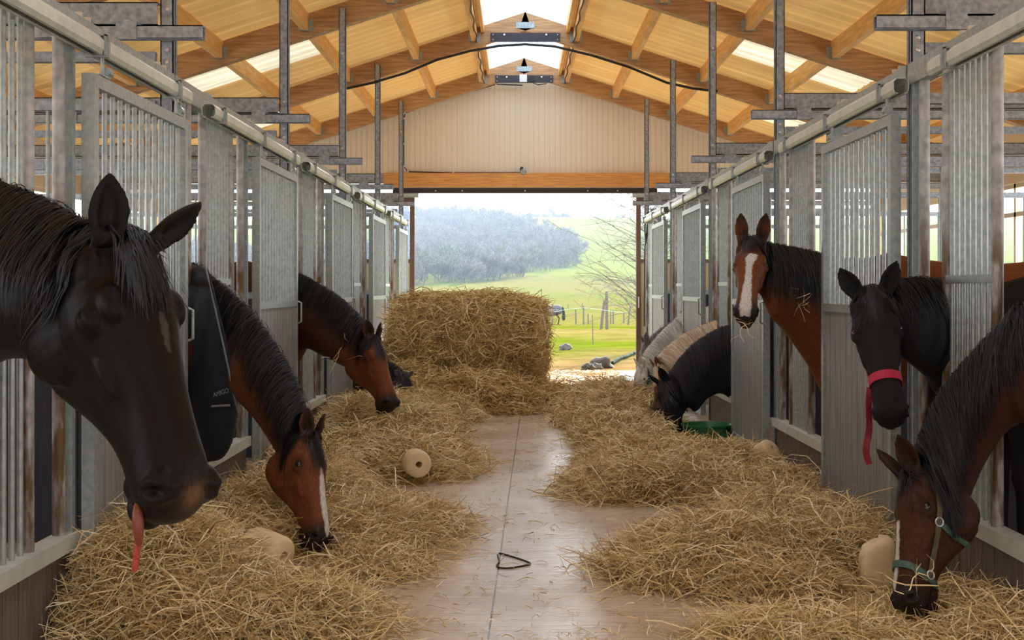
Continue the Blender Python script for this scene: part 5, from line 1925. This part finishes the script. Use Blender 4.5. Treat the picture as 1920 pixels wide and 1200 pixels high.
def tree_mesh(seed, h, spread, n_tw, tw_w, bushy=False):
    """bare tree: forked limbs as ribbons and tubes"""
    rs = np.random.default_rng(seed)
    segs = []

    def grow(p, d, L, r, lev):
        pts = [p]
        m = 5
        for i in range(m):
            d = nrm(d + rs.normal(0, 0.13, 3) + np.array((0, 0, 0.05)))
            p = p + d * L / m
            pts.append(p)
        segs.append((np.array(pts), r, lev))
        if lev >= 3:
            return
        nb = (5, 5, n_tw)[lev]
        for b in range(nb):
            f = rs.uniform(0.3, 1.0)
            i = min(int(f * m), m)
            nd = nrm(d + rs.normal(0, 1, 3) * spread * (0.7, 0.8, 0.9)[lev])
            nd[2] = abs(nd[2]) * 0.8 + 0.1 if not bushy else nd[2] * 0.5 + 0.3
            grow(pts[i], nrm(nd), L * rs.uniform(0.45, 0.75), r * 0.5, lev + 1)
    if bushy:
        for b in range(4):
            grow(np.array((rs.normal(0, 0.1 * h), rs.normal(0, 0.1 * h), 0)), nrm(np.array((rs.normal(0, 0.5), rs.normal(0, 0.5), 1))), h * 0.5, h * 0.012, 0)
    else:
        grow(np.zeros(3), np.array((0, 0, 1.0)), h * 0.5, h * 0.02, 0)
    P = np.array([s[0] for s in segs]); Wd = np.array([[max(s[1] * 2, tw_w)] * 6 for s in segs])
    tg = nrm(np.gradient(P, axis=1))
    out = []
    for s in (np.array((1.0, 0.2, 0)), np.array((0.1, 1.0, 0.1))):
        sd = nrm(np.cross(tg, np.broadcast_to(s, tg.shape)))
        out.append(ribbons(P, Wd, sd))
    return np.concatenate([out[0][0], out[1][0]]), np.concatenate([out[0][1], out[1][1] + len(out[0][0])])


protos = []
for s_ in range(5):
    vt, qt = tree_mesh(s_ + 50, 1.0, 0.85, 7, 0.011, bushy=s_ >= 2)
    protos.append((vt, qt))

# woods on the far hillside; edge of the wood given in the picture of the place from the aisle
rs = np.random.default_rng(5)


def in_wood(x, y):
    """wood occupies the hill left of a curved edge"""
    right = np.interp(y, [265, 300, 350, 400, 450, 520, 600, 700], [-34, -12, 6, 19, 24, 22, 8, -14])
    return x < right


cand = []
while len(cand) < 1500:
    y_ = rs.uniform(262, 745); x_ = rs.uniform(-0.30 * y_, 0.06 * y_ + 10)
    near_edge = in_wood(x_, y_)
    if near_edge and y_ > 268 + 0.6 * max(0, x_ + 34) * 0:
        cand.append((x_, y_))
cand = np.array(cand)
vis = np.abs((cand[:, 0] / cand[:, 1]) + 0.02) < 0.085
order = np.argsort(cand[:, 1] + np.where(vis, 0, 2000))
singles = order[:150]
meshes = []
for i, (vt, qt) in enumerate(protos):
    for mt, nm in (('twig', 'a'), ('twig_green', 'b')):
        o = quad_obj('bare_tree', vt, qt, M[mt])
        meshes.append(o.data)
        bpy.data.objects.remove(o)
sh = []
for rank, i in enumerate(singles):
    x_, y_ = cand[i]
    h = rs.uniform(6.5, 10.5)
    o = bpy.data.objects.new('bare_tree', meshes[rs.integers(0, len(meshes))])
    COL.objects.link(o)
    o.location = (x_, y_, float(terr(np.array([x_]), np.array([y_]))[0]) - 0.1)
    o.scale = (h * rs.uniform(0.9, 1.3), h, h)
    o.rotation_euler = (0, 0, rs.uniform(0, 6.28))
    tag(o, 'bare grey winter tree at the front of the wood on the hillside', 'tree', 'bare trees at the front of the wood')
V, Q, off = [], [], 0
for i in order[150:]:
    x_, y_ = cand[i]
    vt, qt = protos[rs.integers(0, 5)]
    h = rs.uniform(6.5, 10.5); an = rs.uniform(0, 6.28)
    z_ = float(terr(np.array([x_]), np.array([y_]))[0])
    rot = np.array(((math.cos(an), -math.sin(an), 0), (math.sin(an), math.cos(an), 0), (0, 0, 1)))
    if len(V) > 700:
        break
    V.append((vt * h) @ rot.T + np.array((x_, y_, z_))); Q.append(qt + off); off += len(vt)
tag(quad_obj('woods', np.concatenate(V), np.concatenate(Q), M['twig']), 'hazy grey winter woodland covering the far hillside on the left', 'woodland', None, 'stuff')
# hedge and trees on the skyline
rs = np.random.default_rng(91)
sky = [(1040, 760, 12.0), (1056, 762, 9.0)] + [(px_, 764 + rs.uniform(-8, 8), rs.uniform(4.5, 7.5)) for px_ in np.linspace(905, 1215, 46)]
for k, (px, Y, h) in enumerate(sky):
    x_ = (px - VPX) / F * Y
    o = bpy.data.objects.new('hedge_tree', meshes[k % len(meshes)])
    COL.objects.link(o)
    o.location = (x_, Y, float(terr(np.array([x_]), np.array([Y]))[0]) - 0.5)
    o.scale = (h * 1.7, h * 1.2, h)
    o.rotation_euler = (0, 0, k * 1.3)
    tag(o, 'bare tree in the hedge on the skyline above the green field' if k > 1 else ('tallest bare tree on the skyline above the green field' if k == 0 else 'second tallest skyline tree, just right of the tallest'), 'tree', 'trees of the skyline hedge' if k > 1 else None)

# young bare tree outside the right of the doorway
def ground_at(x_, y_):
    return float(terr(np.array([x_]), np.array([y_]))[0])


rs = np.random.default_rng(77)
t = empty('bare_sapling', (2.75, 27.5, ground_at(2.75, 27.5)))
tag(t, 'bare tree with thin drooping branches outside the right side of the doorway', 'tree')
base = np.array((2.75, 27.5, ground_at(2.75, 27.5)))
MB().tube([base, base + (0.02, 0, 0.8), base + (-0.02, 0, 1.8), base + (0.03, 0, 3.0), base + (0.0, 0, 4.6)], [0.07, 0.06, 0.05, 0.035, 0.012], 8).build('trunk', M['bark'], t, True)
P, W = [], []
for k in range(260):
    h = rs.uniform(0.4, 4.6)
    an = rs.uniform(0, 6.28)
    L = rs.uniform(0.8, 2.0) * (1.25 - h * 0.15)
    d = np.array((math.cos(an), math.sin(an), rs.uniform(0.0, 0.9)))
    p0 = base + (0, 0, h)
    pts = [p0 + d * L * f + np.array((0, 0, -0.25 * L * f * f + 0.1 * f)) + rs.normal(0, 0.015, 3) for f in np.linspace(0, 1, 6)]
    P.append(pts); W.append([0.016, 0.013, 0.010, 0.009, 0.007, 0.005])
    for j in range(3):
        f0 = rs.uniform(0.3, 0.95)
        q0 = p0 + d * L * f0 + np.array((0, 0, -0.25 * L * f0 * f0 + 0.1 * f0))
        d2 = nrm(d + rs.normal(0, 0.6, 3)); l2 = rs.uniform(0.2, 0.5)
        P.append([q0 + d2 * l2 * f + np.array((0, 0, -0.05 * f)) for f in np.linspace(0, 1, 6)]); W.append([0.007] * 5 + [0.004])
P = np.array(P); W = np.array(W); tg = nrm(np.gradient(P, axis=1))
v1, q1 = ribbons(P, W, nrm(np.cross(tg, np.broadcast_to((0.1, 1.0, 0.1), tg.shape))))
v2, q2 = ribbons(P, W, nrm(np.cross(tg, np.broadcast_to((1.0, 0.1, 0.3), tg.shape))))
quad_obj('branches', np.concatenate([v1, v2]), np.concatenate([q1, q2 + len(v1)]), M['twig'], t)['kind'] = 'stuff'

# fence posts in the pasture (px of foot, py of foot, py of top)
FP = [(1126, 603, 549, 52, 'leaning stout'), (1138, 611, 540, 50, 'tall stout'), (1080, 600, 572, 88, 'thin'), (1094, 602, 567, 85, 'thin'), (1103, 596, 576, 92, 'thin'),
      (1145, 590, 563, 95, 'thin'), (1150, 590, 565, 95, 'thin'), (1170, 587, 564, 98, 'thin'), (1177, 590, 555, 82, 'leaning'), (1036, 604, 566, 90, 'thin'), (1092, 566, 556, 150, 'thin'), (1065, 567, 559, 150, 'thin'), (1146, 556, 548, 160, 'thin'), (1112, 640, 585, 32, 'thin wire')]
for k, (px, pf, pt, Y, kind) in enumerate(FP):
    x_ = (px - VPX) / F * Y
    g = ground_at(x_, Y)
    h = (pf - pt) / F * Y
    lean = 0.14 * h if 'leaning' in kind else R.uniform(-0.03, 0.03) * h
    r = 0.062 if 'stout' in kind else (0.012 if 'wire' in kind else 0.055)
    o = MB().tube([(x_, Y, g - 0.2), (x_ + lean * 0.5, Y, g + h * 0.5), (x_ + lean, Y, g + h)], [r, r * 0.95, r * 0.85], 8).build('fence_post', M['fencewood'])
    lab = {'leaning stout': 'stout leaning wooden post, left one of the pair nearest in the pasture', 'tall stout': 'tallest stout wooden post in the pasture', 'thin wire': 'thin electric fence rod nearest the doorway', 'leaning': 'thin wooden post leaning to the right at the pasture edge'}.get(kind, 'thin wooden fence post out in the pasture')
    tag(o, lab, 'fence post', 'thin pasture fence posts' if kind == 'thin' else None)
p = [(-3 + 0.35 * i, 33 - 0.2 * i) for i in range(40)]
tag(MB().tube([(a_, b_, ground_at(a_, b_) + 0.85 + 0.06 * math.sin(i * 1.1)) for i, (a_, b_) in enumerate(p)], 0.005, 5).build('fence_wire', M['whiteband']), 'pale electric fence tape stretched across the pasture', 'fence tape')

M['hose'] = flat('green_hose', (0.008, 0.035, 0.02), 0.9, spec=0.1)
# stones and a green hose by the yard
for k, (px, py, s_) in enumerate([(1103, 686, 0.11), (1127, 681, 0.17), (1117, 684, 0.10), (1060, 645, 0.13)]):
    Y = EYE * F / (py - VPY + 6)
    x_ = (px - VPX) / F * Y
    g = ground_at(x_, Y)
    mb = MB(); mb.ball((x_, Y, g + s_ * 0.35), (s_ * 1.1, s_ * 0.8, s_ * 0.75), 14, 9)
    mb.v = [(a + 0.18 * s_ * math.sin(9 * c / s_ + k), b + 0.15 * s_ * math.sin(7 * a / s_), c + 0.12 * s_ * math.sin(6 * a / s_ + 2 * k)) for a, b, c in mb.v]
    tag(mb.build('stone', M['rock'], None, True), ['small grey stone left of the big one by the yard', 'biggest grey stone at the edge of the yard', 'flat stone wedged between two others at the yard edge', 'lone stone lying further out on the dirt'][k], 'stone')
pts = []
for px, py in ((1148, 680), (1160, 672), (1172, 668), (1184, 661), (1200, 655)):
    Y = EYE * F / (py - VPY + 2); x_ = (px - VPX) / F * Y
    pts.append((x_, Y, ground_at(x_, Y) + 0.04))
tag(MB().tube(catmull(pts, 20), 0.03, 8).build('green_hose', M['hose'], None, True), 'dark green hose lying across the grass by the doorway', 'hose')

# horse grazing in the pasture, wearing a grey rug
Yh_ = 98.0
gz_ = ground_at(3, Yh_)


def fh(x_, z_):
    return np.array((x_, Yh_, gz_ + z_))


bx = 1.55
H = make_horse('field_horse', 'brown horse in a grey rug grazing out in the pasture', fh(bx - 0.95, 0.62), fh(bx - 1.05, 0.05), (-1, 0, 0.1),
               [(fh(bx - 0.82, 0.72), fh(bx - 0.72, 0.5), 0.08), (fh(bx - 0.45, 1.1), fh(bx - 0.38, 0.75), 0.10), (fh(bx, 1.4), fh(bx + 0.02, 0.85), 0.14)],
               (1, 0, 0), dict(DARKBAY, base=(0.07, 0.05, 0.045)), W=1.5, s=1.0, z0=gz_, voxel=0.02, mane=None, tail='hair_black')
rings = []
for b_, zt, zb, hw in [(0.05, 1.44, 0.72, 0.2), (0.35, 1.52, 0.64, 0.27), (0.6, 1.49, 0.62, 0.31), (0.9, 1.45, 0.62, 0.33), (1.2, 1.47, 0.66, 0.325), (1.45, 1.51, 0.72, 0.31), (1.68, 1.44, 0.80, 0.25), (1.78, 1.32, 0.9, 0.16)]:
    rings.append(H['ring'](b_, zt, zb, hw))
rg = MB().loft(rings).build('rug', M['rugfield'], H['root'], True)
b0, hd = H['b0'], H['hd']
MB().box(b0[0] + 0.15, b0[0] + 1.5, Yh_ - 0.345, Yh_ - 0.31, gz_ + 1.00, gz_ + 1.04).build('band', M['whiteband'], rg)
MB().box(b0[0] + 0.15, b0[0] + 1.5, Yh_ - 0.345, Yh_ - 0.31, gz_ + 1.12, gz_ + 1.15).build('band', M['whiteband'], rg)

# distant haze over the valley
hz = MB().box(-420, 420, 60, 1400, -12, 120).build('valley_haze', None)
m = bpy.data.materials.new('haze'); m.use_nodes = True
n_, l_ = m.node_tree.nodes, m.node_tree.links
n_.clear()
vo = n_.new('ShaderNodeVolumeScatter'); vo.inputs['Color'].default_value = (0.60, 0.76, 1.0, 1); vo.inputs['Density'].default_value = 0.00045; vo.inputs['Anisotropy'].default_value = 0.2
mo = n_.new('ShaderNodeOutputMaterial'); l_.new(vo.outputs[0], mo.inputs['Volume'])
hz.data.materials.append(m)
struct(hz, 'thin blue haze hanging over the valley', 'haze')
